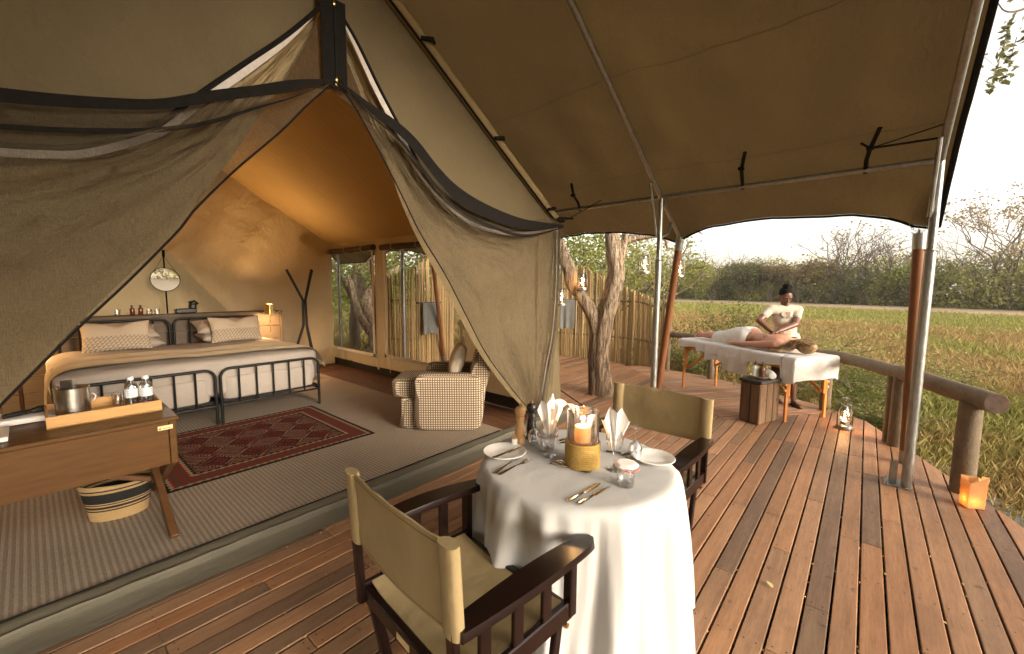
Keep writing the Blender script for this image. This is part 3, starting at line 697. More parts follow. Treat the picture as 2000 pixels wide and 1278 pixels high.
sheet('front_canvas', [(-1.33, 2.42), (-1.325, 1.65), (-1.27, 1.07), (-1.14, .63), (-1.02, .05)], [(-1.345, 2.44), (-1.42, 1.39), (-1.48, .72), (-1.54, .19), (-1.58, .02)], 3.01, MT['olive'], .5, 3, 40, 10)
# lining drapes
sheet('lining_drape', C1+TAPEL[1:], D1, 3.06, MT['drape'], 1.1, 1, 110, 48)
sheet('lining_drape', C1r+TAPE[1:], D1r, 3.05, MT['drape'], 1.0, 4, 110, 44)
strip('white_tape', C1, below(C1, .05), 2.972, MT['band']); strip('white_tape', C1r, below(C1r, -.045) if False else [(a-.055*min(1, i/1.5), b-.02*min(1, i/1.5)) for i, (a, b) in enumerate(C1r[:5])]+[(a, b-.05) for a, b in C1r[5:]], 2.972, MT['band'])
pipe('black_piping', C1, 2.968, .014, MT['hem']); pipe('black_piping', C1r, 2.968, .013, MT['hem'])
strip('zip_tape', TAPE, [(a+.055, b) for a, b in TAPE], 2.965, MT['hem']); strip('white_tape', [(a-.02, b) for a, b in TAPE], TAPE, 2.962, MT['band'])
# insect mesh: swept doors, gable panel and zip strip
sheet('mesh_door', M1u+TAPEL[1:], M1l, 2.885, MT['mesh'], 1.0, 1, 100, 44)
sheet('mesh_door', M1ru+TAPE[1:], M1rl, 2.885, MT['mesh'], .9, 4, 100, 40)
obj('mesh_gable', G().add([(1.47, 2.99, 3.56), (1.16, 2.99, 2.93), (1.5, 2.99, 3.03), (1.86, 2.99, 2.86), (1.55, 2.99, 3.56)], [(0, 1, 2), (0, 2, 4), (4, 2, 3)]), MT['mesh'], tent, True, False)
strip('mesh_hem', M1u, M1h, 2.845, MT['hem']); strip('mesh_hem', M1ru, M1rh, 2.845, MT['hem'])
strip('mesh_fold', [(a, b-.09*min(1, i/3)) for i, (a, b) in enumerate(M1h)], [(a, b-.115*min(1, i/3)) for i, (a, b) in enumerate(M1h)], 2.835, MT['hem'])
strip('mesh_fold', [(a, b-.05*min(1, i/3)) for i, (a, b) in enumerate(M1rh[:-1])]+[M1rh[-1]], [(a, b-.08*min(1, i/3)) for i, (a, b) in enumerate(M1rh[:-1])]+[(4.27, 2.36)], 2.835, MT['hem'])
pipe('mesh_edge', M1l, 2.886, .006, MT['hem']); pipe('mesh_edge', M1rl, 2.886, .006, MT['hem'])
g = G().box((1.475, 2.955, 3.33), (.092, .008, .60), .002).box((1.566, 2.953, 3.33), (.086, .008, .60), .002)
zp = obj('zip_strip', g, MT['hem'], tent, True); g = G()
for zz in (3.09, 3.06, 3.59): g.ell((1.522, 2.94, zz), (.011, .008, .018), 8, 5)
obj('zip_pull', g, MT['brass'], zp, True); obj('zip_teeth', G().tube([(1.522, 2.947, 3.05+i*.05) for i in range(12)], .006, 5), MT['hem'], zp, True)
# roof edge over the front: black cord and the pale roof band beside it
pipe('edge_cord', RTOP, 2.985, .011, MT['hem']); pipe('edge_cord', LTOP, 2.985, .011, MT['hem'])
RB = [(a+.055, b+.085) for a, b in RTOP]; LB = [(a-.055, b+.085) for a, b in LTOP]
for nm, A, B in (('roof_edge', RTOP, RB), ('roof_edge', LTOP, LB)):
    a, b = resample(V2(A, 3.02), 40), resample(V2(B, 3.02), 40)
    g = G().grid(40, 6, lambda u, v: tuple(a[int(round(u*40))].lerp(b[int(round(u*40))], v)+Vector((0, -.05*math.sin(v*2.6)+.006*nz(u*30, v*3), .004*math.sin(u*60)*v))))
    g.grid(40, 3, lambda u, v: tuple(b[int(round(u*40))]+Vector((0, -.03+v*.5, v*.02))))
    obj(nm, g, canvas('roof_band', (.34, .26, .13), (.30, .225, .11)) if nm and 'roof_band' not in bpy.data.materials else bpy.data.materials['roof_band'], tent, True)
# toggles on the cord
g = G()
for q in (.28, .60, .93):
    p = samp([Vector((a, 0, b)) for a, b in RTOP], q); d = Vector((.857, 0, -.515))
    g.tube([Vector((p.x, 2.955, p.z))+d*(-.02), Vector((p.x, 2.94, p.z))+d*.05+Vector((.035, -.01, .055)), Vector((p.x, 2.96, p.z))+d*.09+Vector((.05, 0, .075))], [.018, .022, .012], 7)
obj('toggle', g, MT['strap'], tent, True)
# guy strap at the corner of the tent
g = G().tube([(4.33, 2.96, 2.42), (4.46, 2.75, 2.55), (4.60, 2.52, 2.70)], .011, 6, flat=.5).box((4.36, 2.94, 2.47), (.12, .03, .05), .005).tube([(4.30, 2.93, 2.49), (4.62, 2.93, 2.52)], .012, 6)
obj('corner_strap', g, MT['strap'], tent, True)
# guy rope of the tent side
obj('guy_rod', G().tube([(4.55, 3.55, .47), (4.72, 3.18, .24), (4.90, 2.88, .012)], .009, 6), MT['black'], tent, True)

# ------------------------------------------------------------------ flysheet with its steel frame
fly = thing('canopy_roof', 'wide dark olive canopy on galvanised steel poles over the deck', 'canopy', (4.66, -.36, 0))
FR, FS, PX = 4.515, .580, 4.66
GY = [-.30, 1.82, 4.15, 6.6, 9.1]
def flz(x): return FR-FS*abs(x-1.5)
Y0, Y1 = -.44, 10.4
def flyfn(sgn):
    def fn(u, v):
        d = v*3.76; y = Y0+u*(Y1-Y0)
        k = min(range(len(GY)), key=lambda i: abs(GY[i]-y)); dd = abs(GY[k]-y)
        prev = [q for q in GY if q <= y]; nxt = [q for q in GY if q > y]
        ph = (y-prev[-1])/(nxt[0]-prev[-1]) if prev and nxt else 0
        bow = math.sin(math.pi*ph) if prev and nxt else 0
        z = FR-FS*d+.035
        sag = -.05*bow*math.sin(math.pi*min(1, d/3.16))
        if d > 3.16:
            e = (d-3.16)/.6
            dmax = 3.16+(.60-.10*bow)*e; z = FR-FS*3.16+.035-(dmax-3.16)*(.64+.05*(1-bow)) - .10*e*(1-bow)**3; d = dmax
        wr = .010*nz(d*3, y*1.6, 1)+.016*nz(d*5+y*2, y*.9, 7)*min(1, d/2)+.034*abs(nz(d*1.3-y*1.8, y*2.6+d, 3))*min(1, d/2)+.010*math.sin(y*9+2*nz(d, y, 2))*math.exp(-((d-2.4)/.45)**2)
        return (1.5+sgn*d, y, z+sag+wr)
    return fn
for sg in (1, -1):
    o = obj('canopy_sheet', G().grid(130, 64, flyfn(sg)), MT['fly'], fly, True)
    f_ = flyfn(sg)
    g = G().tube([Vector(f_(u, 1.0))+Vector((0, 0, -.012)) for u in np.linspace(0, 1, 131)], .016, 6, flat=.7)
    g.tube([Vector(f_(0.0, v))+Vector((0, .004, -.012)) for v in np.linspace(0, 1, 50)], .022, 6, flat=.5)
    obj('hem', g, MT['hem'], fly, True)
    g = G()
    for vv in (.505, .772):
        g.tube([Vector(f_(u, vv))+Vector((0, 0, -.004)) for u in np.linspace(0, 1, 131)], .003, 5, flat=.4)
    obj('seam', g, canvas('fly_seam', (.060, .043, .020), (.052, .037, .017)) if sg > 0 else bpy.data.materials['fly_seam'], fly, True)
PY = [-.36, 1.812, 4.2, 6.71, 9.19]
pz = flz(PX)
for i, y in enumerate(PY):
    for sg in ((1, -1) if i != 0 and i != 1 else (1,)):
        x = 1.5+sg*3.16
        p = obj('pole', G().tube([(x, y, .01), (x, y, 1.95)], .036, 14).tube([(x, y, 1.95), (x, y, pz-.03)], .029, 14), MT['galv'], fly, True)
        if sg > 0:
            obj('collar_pin', G().tube([(x-.06, y, 1.98), (x+.06, y, 1.98)], .009, 6).tube([(x+.038*math.cos(t_), y+.038*math.sin(t_), 1.955+.006*math.sin(t_)) for t_ in np.linspace(0, 6.28, 13)], .006, 5), MT['galv'], p, True)
            g = G().box((x+.05, y+.06, .006), (.20, .16, .010), .002).box((x+.03, y+.085, .10), (.012, .05, .20), .002)
            for a, b in ((-.03, 0), (.13, 0), (-.03, .12), (.13, .12)): g.tube([(x+a, y+b, .01), (x+a, y+b, .022)], .009, 6)
            obj('base_plate', g, MT['galv'], fly, True)
    for sg in (1, -1):
        rp = [(1.5, y, flz(1.5)-.06)] + [(1.5+sg*d, y, flz(1.5+d)-.03) for d in (.3, 1.1, 2.05, 2.95)] + [(1.5+sg*3.10, y, pz+.0), (1.5+sg*3.16, y, pz-.04)]
        obj('rafter', G().tube(rp, .027, 10), MT['galv'], fly, True)
        if i < 2 and sg > 0:
            obj('strut', G().tube([(4.42, y+.03, flz(4.42)-.06), (4.64, y+.03, 2.22)], .015, 8), MT['galv'], fly, True)
            obj('strut', G().tube([(4.68, y, pz-.05), (5.19, y-.02, 2.30), (5.215, y-.02, 2.22)], .024, 8).tube([(4.68, y, 2.20), (4.92, y, 2.28), (4.98, y-.01, 2.42)], .013, 6), MT['galv'], fly, True)
for sg in (1, -1):
    obj('purlin', G().tube([(1.5+sg*3.16, -.36, pz-.035), (1.5+sg*3.16, 9.19, pz-.035)], .024, 12), MT['galv'], fly, True)
g = G()
for y in (-.36, 1.3, 1.55, 2.1, 3.2): g.tube([(PX, y-.02, pz-.035), (PX, y+.02, pz-.035)], .0275, 12)
obj('sleeve', g, MT['galv'], fly, True)
obj('ridge_pole', G().tube([(1.5, -.36, flz(1.5)-.05), (1.5, 9.19, flz(1.5)-.05)], .027, 10), MT['galv'], fly, True)
def strap(pts, w=.018, end=None):
    g = G(); g.tube(pts, w, 6, flat=.25)
    return obj('strap', g, MT['strap'], fly, True)
for y in (.06, .98, 2.83):
    zt = pz+.02
    s_ = strap([(4.33, y-.05, flz(4.33)+.01), (4.46, y, flz(4.46)-.03), (4.60, y+.02, pz+.03), (4.66, y+.02, pz-.065)])
    obj('buckle', G().box((4.45, y, flz(4.45)-.035), (.05, .05, .03), .006), MT['strap'], s_, True)
strap([(4.42, .12, flz(4.42)-.01), (4.46, .06, flz(4.46)-.03), (4.50, -.33, flz(4.50)+.0)], .016); strap([(4.46, .06, flz(4.46)-.03), (4.40, -.34, flz(4.4)+.01)], .014)
# varnished timber props outside the eave, chained to the canopy corners
def prop(base, top, label):
    b, t_ = Vector(base), Vector(top); th_ = thing('timber_prop', label, 'pole', base, 0, 'varnished props of the canopy')
    d = (t_-b).normalized()
    obj('shaft', G().tube([b+d*.12, t_-d*.12], .043, 16), MT['gold'], th_, True)
    obj('cap', G().tube([t_-d*.14, t_], .047, 16).tube([t_, t_+d*.03], .012, 8), MT['galv'], th_, True)
    obj('foot', G().tube([b+Vector((0, 0, .004)), b+d*.13], .046, 16), MT['galv'], th_, True)
    g = G()
    for q in (-1, 1):
        e = Vector((5.255, base[1]*0+top[1]+q*.10, top[2]+.13))
        for k in range(7):
            p = t_.lerp(e, (k+.5)/7)+Vector((0, 0, -.02*math.sin((k+.5)/7*3.14))); a = Vector((0, 0, 1)) if k % 2 else Vector((1, 0, 0))
            u_ = (e-t_).normalized(); v_ = a-u_*a.dot(u_); v_.normalize()
            g.tube([p+u_*(.013*math.cos(w))+v_*(.007*math.sin(w)) for w in np.linspace(0, 6.28, 9)[:-1]], .0022, 4, closed=True)
    obj('chain', g, MT['galv'], th_, True)
prop((5.33, -.385, 0), (5.20, -.32, 2.15), 'upright varnished timber prop beside the nearest steel pole')
prop((5.50, 2.10, 0), (5.20, 1.77, 2.24), 'leaning varnished timber prop behind the far director chair')
prop((5.9, 7.0, 0), (5.20, 6.50, 2.20), 'leaning varnished timber prop seen through the nearer tent window')
prop((5.7, 9.3, 0), (5.20, 8.71, 2.25), 'leaning varnished timber prop seen through the farther tent window')
# ------------------------------------------------------------------ soft shapes
def superq(g, c, r, e1=.35, e2=.35, n=36, m=20, M=None, bump=0, seed=0, fn=None):
    sp = lambda w, e: math.copysign(abs(w)**e, w)
    vs = []; fs = []
    for i in range(m+1):
        et = -math.pi/2+math.pi*i/m
        for j in range(n):
            om = 2*math.pi*j/n
            p = Vector((r[0]*sp(math.cos(et), e1)*sp(math.cos(om), e2), r[1]*sp(math.cos(et), e1)*sp(math.sin(om), e2), r[2]*sp(math.sin(et), e1)))
            if bump: p += p.normalized()*bump*(nz(p.x*4+seed, p.y*4, p.z*4+seed)+.6*nz(p.x*10+seed, p.y*10, p.z*10))
            if fn: p = fn(p)
            if M is not None: p = M @ p
            vs.append(p+Vector(c))
    for i in range(m):
        for j in range(n): fs.append((i*n+j, i*n+(j+1) % n, (i+1)*n+(j+1) % n, (i+1)*n+j))
    return g.add(vs, fs)
def pillow_mesh(a, b, h, seed=0, n=30):
    """flat cushion: a x b sides pinched to the corners, thickness h (z)"""
    g = G(); vs = []; fs = []
    def pt(u, v, s):
        e = (1-abs(u)**3.0)*(1-abs(v)**3.0); k = 1-.10*(1-abs(u)**2)*abs(v)**4-.10*(1-abs(v)**2)*abs(u)**4
        x, y = u*a/2*(1-.07*(1-v*v)*abs(u)**6), v*b/2*(1-.07*(1-u*u)*abs(v)**6)
        return (x, y, s*h/2*max(0, e)**.55+.012*nz(u*2+seed, v*2, s*seed)+.006*nz(u*6, v*6, seed))
    for s in (1, -1): g.grid(n, n, lambda u, v: pt(u*2-1, v*2-1, s))
    return g
def rot(ax, d): return Matrix.Rotation(R(d), 3, ax)
def xform(g, M=None, c=(0, 0, 0)):
    g.v = [tuple((M @ Vector(p) if M is not None else Vector(p))+Vector(c)) for p in g.v]; return g

# ------------------------------------------------------------------ carpet and rug
tag(obj('sisal_carpet', G().box((1.165, 5.3, .0525), (4.37, 4.62, .015), .004), MT['sisal'], smooth=False), 'grey brown striped sisal carpet covering the tent floor', 'carpet')
def rugfn(u, v):
    x, y = (u-.5)*1.76, (v-.5)*1.54; return (x, y, .006+.002*nz(x*5, y*5))
o = tag(obj('kilim_rug', G().grid(44, 38, rugfn).box((0, 0, .002), (1.755, 1.535, .003)), MT['kilim']), 'red and black diamond patterned kilim rug at the foot of the beds', 'rug'); o.location = (1.46, 4.70, .061)

# ------------------------------------------------------------------ beds
def rail(x0, x1, y, zt, rc=.10):
    p = [(x0, y, .06), (x0, y, zt-rc)]
    for k in range(1, 7): a = math.pi/2*k/6; p.append((x0+rc-rc*math.cos(a), y, zt-rc+rc*math.sin(a)))
    p.append((x1-rc, y, zt))
    for k in range(1, 7): a = math.pi/2*k/6; p.append((x1-rc+rc*math.sin(a), y, zt-rc+rc*math.cos(a)))
    p.append((x1, y, .06)); return p
def bed(x0, x1, label):
    t = thing('iron_bed', label, 'bed', ((x0+x1)/2, 6.6, .06), 0, 'twin iron beds pushed together')
    f = obj('footboard', G().tube(rail(x0, x1, 5.52, .69), .0165, 10).tube([(x0, 5.52, .27), (x1, 5.52, .27)], .012, 8), MT['black'], t, True)
    for k in range(1, 6): x = x0+(x1-x0)*k/6; obj('bar', G().tube([(x, 5.52, .27), (x, 5.52, .69)], .011, 8), MT['black'], f, True)
    h = obj('headboard', G().tube(rail(x0, x1, 7.68, 1.14), .0165, 10).tube([(x0, 7.68, .5), (x1, 7.68, .5)], .012, 8), MT['black'], t, True)
    for k in range(1, 6): x = x0+(x1-x0)*k/6; obj('bar', G().tube([(x, 7.68, .5), (x, 7.68, 1.14)], .011, 8), MT['black'], h, True)
    obj('side_rail', G().box((x0+.01, 6.6, .30), (.03, 2.14, .05), .004).box((x1-.01, 6.6, .30), (.03, 2.14, .05), .004).box(((x0+x1)/2, 6.6, .31), (x1-x0-.04, 2.1, .02)), MT['black'], t, True)
    g = superq(G(), ((x0+x1)/2, 6.6, .45), ((x1-x0)/2-.015, 1.05, .15), .15, .15); obj('mattress', g, MT['bedsheet'], t, True)
bed(.22, 1.315, 'black iron bed nearer the left curtain, bottles in front of its footboard')
bed(1.365, 2.47, 'black iron bed nearer the lit brass lamp')
def duv(p):
    x, y, z = p
    z += .02*nz(x*2.2, y*2.2, 3)+.03*math.exp(-((x)/.12)**2)*(-1 if z > 0 else 0)+.012*nz(x*7, y*7)
    return Vector((x+.015*math.sin(y*9), y, z))
o = tag(obj('duvet', superq(G(), (0, 0, 0), (1.235, .985, .235), .22, .16, 90, 30, fn=duv), MT['bedsheet']), 'smooth grey duvet spread across both iron beds', 'duvet'); o.location = (1.325, 6.56, .575)
# turned-down sheet seam
prof = [(.03, .12), (.045, .45), (.075, .70), (.17, .805), (.40, .832), (1.0, .838), (1.325, .825), (1.7, .838), (2.3, .832), (2.46, .805), (2.555, .73), (2.60, .60)]
pc_ = resample(bez([(a, 0, b) for a, b in prof], 6), 90)
def thr(u, v):
    p = pc_[int(round(u*90))]; y = 5.74+v*.86-.08*u
    return (p.x+.006*nz(u*20, v*6), y+.012*nz(u*9, v*2), p.z+.010*math.sin(v*14+u*5)*.8+.008*nz(u*12, v*9, 3))
g = G().grid(90, 16, thr)
th_ = tag(obj('throw_blanket', g, MT['cream']), 'cream woollen throw with a fringe laid across the foot of the duvet', 'blanket')
g = G()
for k in range(40):
    v = k/39
    for u, dz, dx in ((1.0, -.07, .03), (0.0, -.06, -.01)):
        p = Vector(thr(u, v)); g.tube([p, p+Vector((dx*random.uniform(.3, 1.2), random.uniform(-.008, .008), dz*random.uniform(.7, 1.1)))], [.005, .003], 4)
obj('fringe', g, MT['cream'], th_)
def put_pillow(name, label, loc, size, rx, rz, mat, seed, group):
    g = xform(pillow_mesh(*size, seed), rot('X', 0)); o = tag(obj(name, g, mat), label, 'pillow', group)
    o.location = loc; o.rotation_euler = (R(rx), 0, R(rz)); return o
def stand_pillow(label, loc, w, h, th, lean, mat, seed, group):
    g = xform(pillow_mesh(w, h, th, seed), rot('X', 90)); g.v = [(x, y*(1-.35*math.exp(-(x/.09)**2)*max(0, z)/(h/2)), z-(.055*math.exp(-(x/.10)**2)-.02*abs(x)/w)*max(0, z)/(h/2)) for x, y, z in g.v]; o = tag(obj('printed_pillow', g, mat), label, 'pillow', group)
    o.location = loc; o.rotation_euler = (R(-lean), 0, 0); return o
for bx, nm in ((.78, 'left'), (1.93, 'right')):
    put_pillow('sleeping_pillow', 'lower plain grey pillow at the head of the %s bed' % nm, (bx+.02, 7.38, .875), (.74, .48, .17), 6, 2, MT['pillow'], 1, 'plain pillows')
    put_pillow('sleeping_pillow', 'upper plain grey pillow at the head of the %s bed' % nm, (bx-.01, 7.43, 1.015), (.74, .48, .17), 16, -2, MT['pillow'], 2, 'plain pillows')
stand_pillow('printed border cushion on the bed beside the left curtain', (.70, 7.14, .985), .66, .38, .15, 22, MT['printpil'], 4, 'cushions with a printed border')
stand_pillow('printed border cushion on the bed beside the brass lamp', (2.0, 7.14, .985), .66, .38, .15, 22, MT['printpil'], 5, 'cushions with a printed border')

# ------------------------------------------------------------------ console behind the beds
con = thing('headboard_console', 'grey wooden headboard console with a shelf top behind the beds', 'console', (1.3, 7.9, .06))
obj('shelf_top', G().box((1.29, 7.93, 1.185), (3.2, .34, .03), .004), MT['shelfwood'], con, True)
obj('end_panel', G().box((2.865, 7.93, .62), (.03, .32, 1.10), .003), MT['shelfwood'], con, True)
for k in range(5): obj('board', G().box((1.28, 7.80+.001*(k % 2), .17+k*.222), (3.14, .022, .216), .004), MT['shelfwood'], con, True)
# things standing on it
def bottle(name, label, cat, loc, r, h, mat, capmat, pump=False, group=None, lab=None):
    t = thing(name, label, cat, loc, 0, group)
    obj('body', G().lathe([(r*.9, 0), (r, .006), (r, h*.62), (r*.85, h*.70), (r*.42, h*.77), (r*.40, h*.84)], 18), mat, t)
    if pump:
        obj('pump', G().lathe([(r*.5, h*.83), (r*.5, h*.90), (r*.2, h*.91), (r*.2, h*.99)], 12).box((r*.35, 0, h*.995), (r*1.2, r*.45, r*.35), .003), capmat, t)
    else: obj('cap', G().lathe([(r*.5, h*.83), (r*.52, h*.99), (r*.45, h)], 14), capmat, t)
    if lab: obj('label', G().lathe([(r*1.015, h*.18), (r*1.015, h*.52)], 18, cap=False), lab, t)
    return t
bottle('amber_bottle', 'left one of the two small dark bottles on the headboard console', 'bottle', (.955, 7.90, 1.20), .028, .145, MT['amber'], MT['phone'], group='dark bottles on the console')
bottle('amber_bottle', 'right one of the two small dark bottles on the headboard console', 'bottle', (1.045, 7.90, 1.20), .028, .145, MT['amber'], MT['phone'], group='dark bottles on the console')
def tumbler(name, label, loc, r, h, group=None):
    t = thing(name, label, 'glass', loc, 0, group)
    obj('bowl', G().lathe([(r*.80, 0), (r*.86, .004), (r, h), (r*.95, h), (r*.80, .010), (0, .010)], 20), MT['glass'], t); return t
for i, (x, w) in enumerate(((.80, 'leftmost small glass on the headboard console'), (1.135, 'small glass just right of the dark bottles on the console'), (1.225, 'small glass below the round mirror on the console'))):
    tumbler('small_glass', w, (x, 7.9, 1.20), .034, .085, 'small glasses on the console')
t = thing('desk_telephone', 'black telephone like device standing at the right of the console shelf', 'device', (1.56, 7.9, 1.20))
obj('body', G().box((0, 0, .045), (.26, .14, .07), .012).box((.09, 0, .11), (.09, .10, .09), .02), MT['phone'], t); obj('handset', G().tube([(.04, -.03, .16), (.11, -.03, .19), (.15, -.03, .14)], [.024, .018, .024], 8), MT['phone'], t)
# brass lamps
def lamp(loc, label):
    t = thing('brass_lamp', label, 'lamp', loc, 0, 'brass bedside lamps')
    obj('base', G().lathe([(.07, 0), (.07, .012), (.02, .02), (0, .02)], 20), MT['brass'], t)
    obj('stem', G().tube([(0, 0, .01), (0, 0, .62)], .007, 8), MT['brass'], t)
    obj('shade', G().lathe([(.085, .55), (.058, .71), (.056, .71), (.082, .55)], 24, cap=False), MT['brass'], t)
    obj('bulb', G().ell((0, 0, .61), (.022, .022, .03), 12, 8), MT['bulb'], t)
    ld = bpy.data.lights.new('lamp_light', 'POINT'); ld.energy = 32; ld.color = (1, .64, .33); ld.shadow_soft_size = .03
    lo = bpy.data.objects.new('lamp_light', ld); COL.objects.link(lo); lo.parent = t; lo.location = (0, 0, .645)
    lo2 = bpy.data.objects.new('lamp_light', bpy.data.lights.new('lamp_light', 'POINT')); lo2.data.energy = 16; lo2.data.color = (1, .58, .25); lo2.data.shadow_soft_size = .03
    COL.objects.link(lo2); lo2.parent = t; lo2.location = (0, 0, .565); return t
lamp((2.60, 7.52, .62), 'small lit brass lamp on the bedside table next to the coat stand')
lamp((-.30, 7.2, .62), 'lit brass lamp on the bedside table behind the left curtain')
def nightstand(x, y, label):
    t = thing('bedside_table', label, 'table', (x, y, .06), 0, 'bedside tables')
    obj('top', G().box((0, 0, .545), (.42, .40, .03), .004), MT['teakd'], t)
    for a in (-1, 1):
        for b in (-1, 1): obj('leg', G().box((a*.18, b*.17, .265), (.03, .03, .53), .003), MT['teakd'], t)
nightstand(2.72, 7.42, 'dark wooden bedside table between the bed and the coat stand'); nightstand(-.30, 7.2, 'dark wooden bedside table behind the left curtain')
# coat stand
t = thing('coat_stand', 'black coat stand of three crossing rods in the tent corner', 'coat stand', (3.27, 7.75, .06))
for k in range(3):
    a = R(35+120*k); c_, s_ = math.cos(a), math.sin(a)
    obj('rod', G().tube([(c_*.30, s_*.30, 0), (c_*.035, s_*.035, .86), (c_*.028, s_*.028, 1.32), (c_*.27, s_*.27, 1.86)], .023, 8), MT['black'], t)
# mirror on a rod in the wash room
t = thing('round_mirror', 'round mirror hanging from a black rod in the back of the tent', 'mirror', (1.60, 9.40, .06), R(-6))
obj('glass', G().lathe([(.198, 0), (.198, .004), (0, .004)], 40), MT['mirror'], t); t.children[0].rotation_euler = (R(91.2), 0, 0); t.children[0].location = (0, -.03, 1.665)
o = obj('frame', G().tube([(.203*math.cos(a), .203*math.sin(a), 0) for a in np.linspace(0, 6.283, 41)[:-1]], .006, 6, closed=True), MT['black'], t); o.rotation_euler = (R(90), 0, 0); o.location = (0, -.03, 1.665)
obj('rod', G().tube([(0, .0, .0), (0, 0, 2.16)], .012, 8).box((0, -.02, 2.12), (.04, .05, .12), .006), MT['black'], t)
obj('cord', G().tube([(-.15, -.03, 1.80), (0, -.035, 2.08), (.15, -.03, 1.80)], .004, 5), MT['strap'], t)

# ------------------------------------------------------------------ armchair
ac = thing('armchair', 'brown and cream patterned slipcovered armchair inside the tent doorway', 'armchair', (3.13, 3.78, .061), R(132))
sk = lambda p: p
def skirt(p):
    f = 1+.035*max(0, -p.z/.17)
    return Vector((p.x*f+.004*math.sin(p.y*30), p.y*f+.004*math.sin(p.x*30), p.z))
obj('base', superq(G(), (-.02, 0, .17), (.43, .34, .175), .12, .12, 60, 16, fn=skirt), MT['armfab'], ac)
obj('seat_cushion', superq(G(), (.13, 0, .435), (.40, .275, .115), .30, .22, 50, 18, bump=.006), MT['armfab'], ac)
for s in (1, -1):
    def armf(p, s=s):
        if p.z > .17: p.y += s*.022*math.sin((p.z-.17)/.14*math.pi)
        else: p.y += s*.012*(.17-p.z)
        return p
    obj('arm', superq(G(), (-.13, s*.345, .315), (.36, .075, .315), .22, .25, 44, 26, fn=armf), MT['armfab'], ac)
obj('backrest', superq(G(), (-.47, 0, .60), (.115, .37, .36), .30, .25, 40, 24, M=rot('Y', -14), bump=.006), MT['armfab'], ac)
obj('back_panel', superq(G(), (-.475, 0, .19), (.04, .34, .19), .2, .2, 30, 14, M=rot('Y', -6)), MT['armfab'], ac)
g = xform(pillow_mesh(.40, .40, .17, 8), rot('Y', 90)); o = tag(obj('cushion', g, MT['cushion']), 'plump cream cushion propped on the patterned armchair', 'cushion')
o.location = (3.13+math.cos(R(132))*(-.20), 3.78+math.sin(R(132))*(-.20), .79); o.rotation_euler = (0, R(-16), R(138))

# ------------------------------------------------------------------ desk and what is on it
dk = thing('campaign_desk', 'dark teak desk with crossed legs at the left of the tent doorway', 'desk', (-.17, 3.70, .06))
obj('desktop', G().box((-.165, 3.70, .787), (1.50, .73, .026), .004), MT['teak'], dk, True)
obj('front_panel', G().box((-.185, 3.355, .633), (1.43, .022, .28), .003), MT['teak'], dk, True)
obj('back_panel', G().box((-.185, 4.035, .633), (1.43, .022, .28), .003), MT['teak'], dk, True)
obj('end_panel', G().box((.553, 3.695, .633), (.038, .69, .29), .004), MT['teak'], dk, True)
obj('end_panel', G().box((-.92, 3.695, .633), (.038, .69, .29), .004), MT['teak'], dk, True)
obj('bottom_panel', G().box((-.185, 3.695, .50), (1.42, .655, .015), .002), MT['teak'], dk, True)
for x in (.50, -.86):
    for (ya, yb, ox) in ((3.98, 3.22, 0), (3.40, 4.12, .046)):
        a, b = Vector((x+ox, ya, .50)), Vector((x+ox, yb, .062)); d = b-a; L_ = d.length
        M = Vector((0, 0, 1)).rotation_difference(d.normalized()).to_matrix(); obj('leg', G().box((a+b)/2, (.042, .062, L_+.03), .004, M), MT['teakd'], dk, True)
a, b = Vector((.47, 3.70, .30)), Vector((.05, 3.70, .49)); M = Vector((0, 0, 1)).rotation_difference((b-a).normalized()).to_matrix()
obj('stretcher', G().box((a+b)/2, (.035, .035, (b-a).length), .004, M), MT['teakd'], dk, True)
obj('plaque', G().box((.515, 3.341, .738), (.075, .004, .028), .001), MT['plaque'], dk, True)
g = G().box((.487, 3.3375, .733), (.010, .002, .005)).box((.489, 3.3375, .739), (.004, .002, .009)).box((.522, 3.3375, .735), (.040, .002, .003)); obj('plaque_mark', g, MT['phone'], dk, True)
t = thing('bamboo_tray', 'pale bamboo serving tray on the teak desk', 'tray', (.28, 3.75, .801))
obj('base', G().box((0, 0, .005), (.52, .40, .010), .002), MT['bamboo'], t)
for c_, d_ in (((0, -.194, .037), (.52, .012, .074)), ((0, .194, .037), (.52, .012, .074)), ((-.254, 0, .037), (.012, .376, .074)), ((.254, 0, .037), (.012, .376, .074))):
    obj('side', G().box(c_, d_, .003), MT['bamboo'], t)
t = thing('ice_bucket', 'brushed steel ice bucket in the bamboo tray', 'bucket', (.14, 3.70, .812))
obj('bucket_wall', G().lathe([(.074, 0), (.078, .004), (.079, .195), (.081, .197), (.078, .199), (.075, .195), (.074, .006), (0, .006)], 32), MT['brushed'], t)
g = G(); g.tube([(.080+.020*math.sin(a), 0, .12+.026*math.cos(a)) for a in np.linspace(.2, math.pi-.2, 12)], .005, 6); obj('handle', g, MT['brushed'], t)
obj('tongs', G().box((-.02, .03, .205), (.055, .006, .075), .002, rot('X', 14)), MT['brushed'], t)
stripes = NT('printed_bottle_label'); x_ = stripes.xyz(stripes.coord('Object')); w_ = stripes.math('SINE', stripes.math('MULTIPLY', x_[2], 420)); nn_ = stripes.noise(stripes.coord('Object', (60, 60, 200)), 4, 2)
lc = stripes.mix(stripes.math('MULTIPLY', stripes.math('GREATER_THAN', w_, .35), stripes.math('GREATER_THAN', nn_, .5)), (.72, .74, .74), (.38, .45, .52)); MT['blabel'] = stripes.done(stripes.pbr(lc, .5))
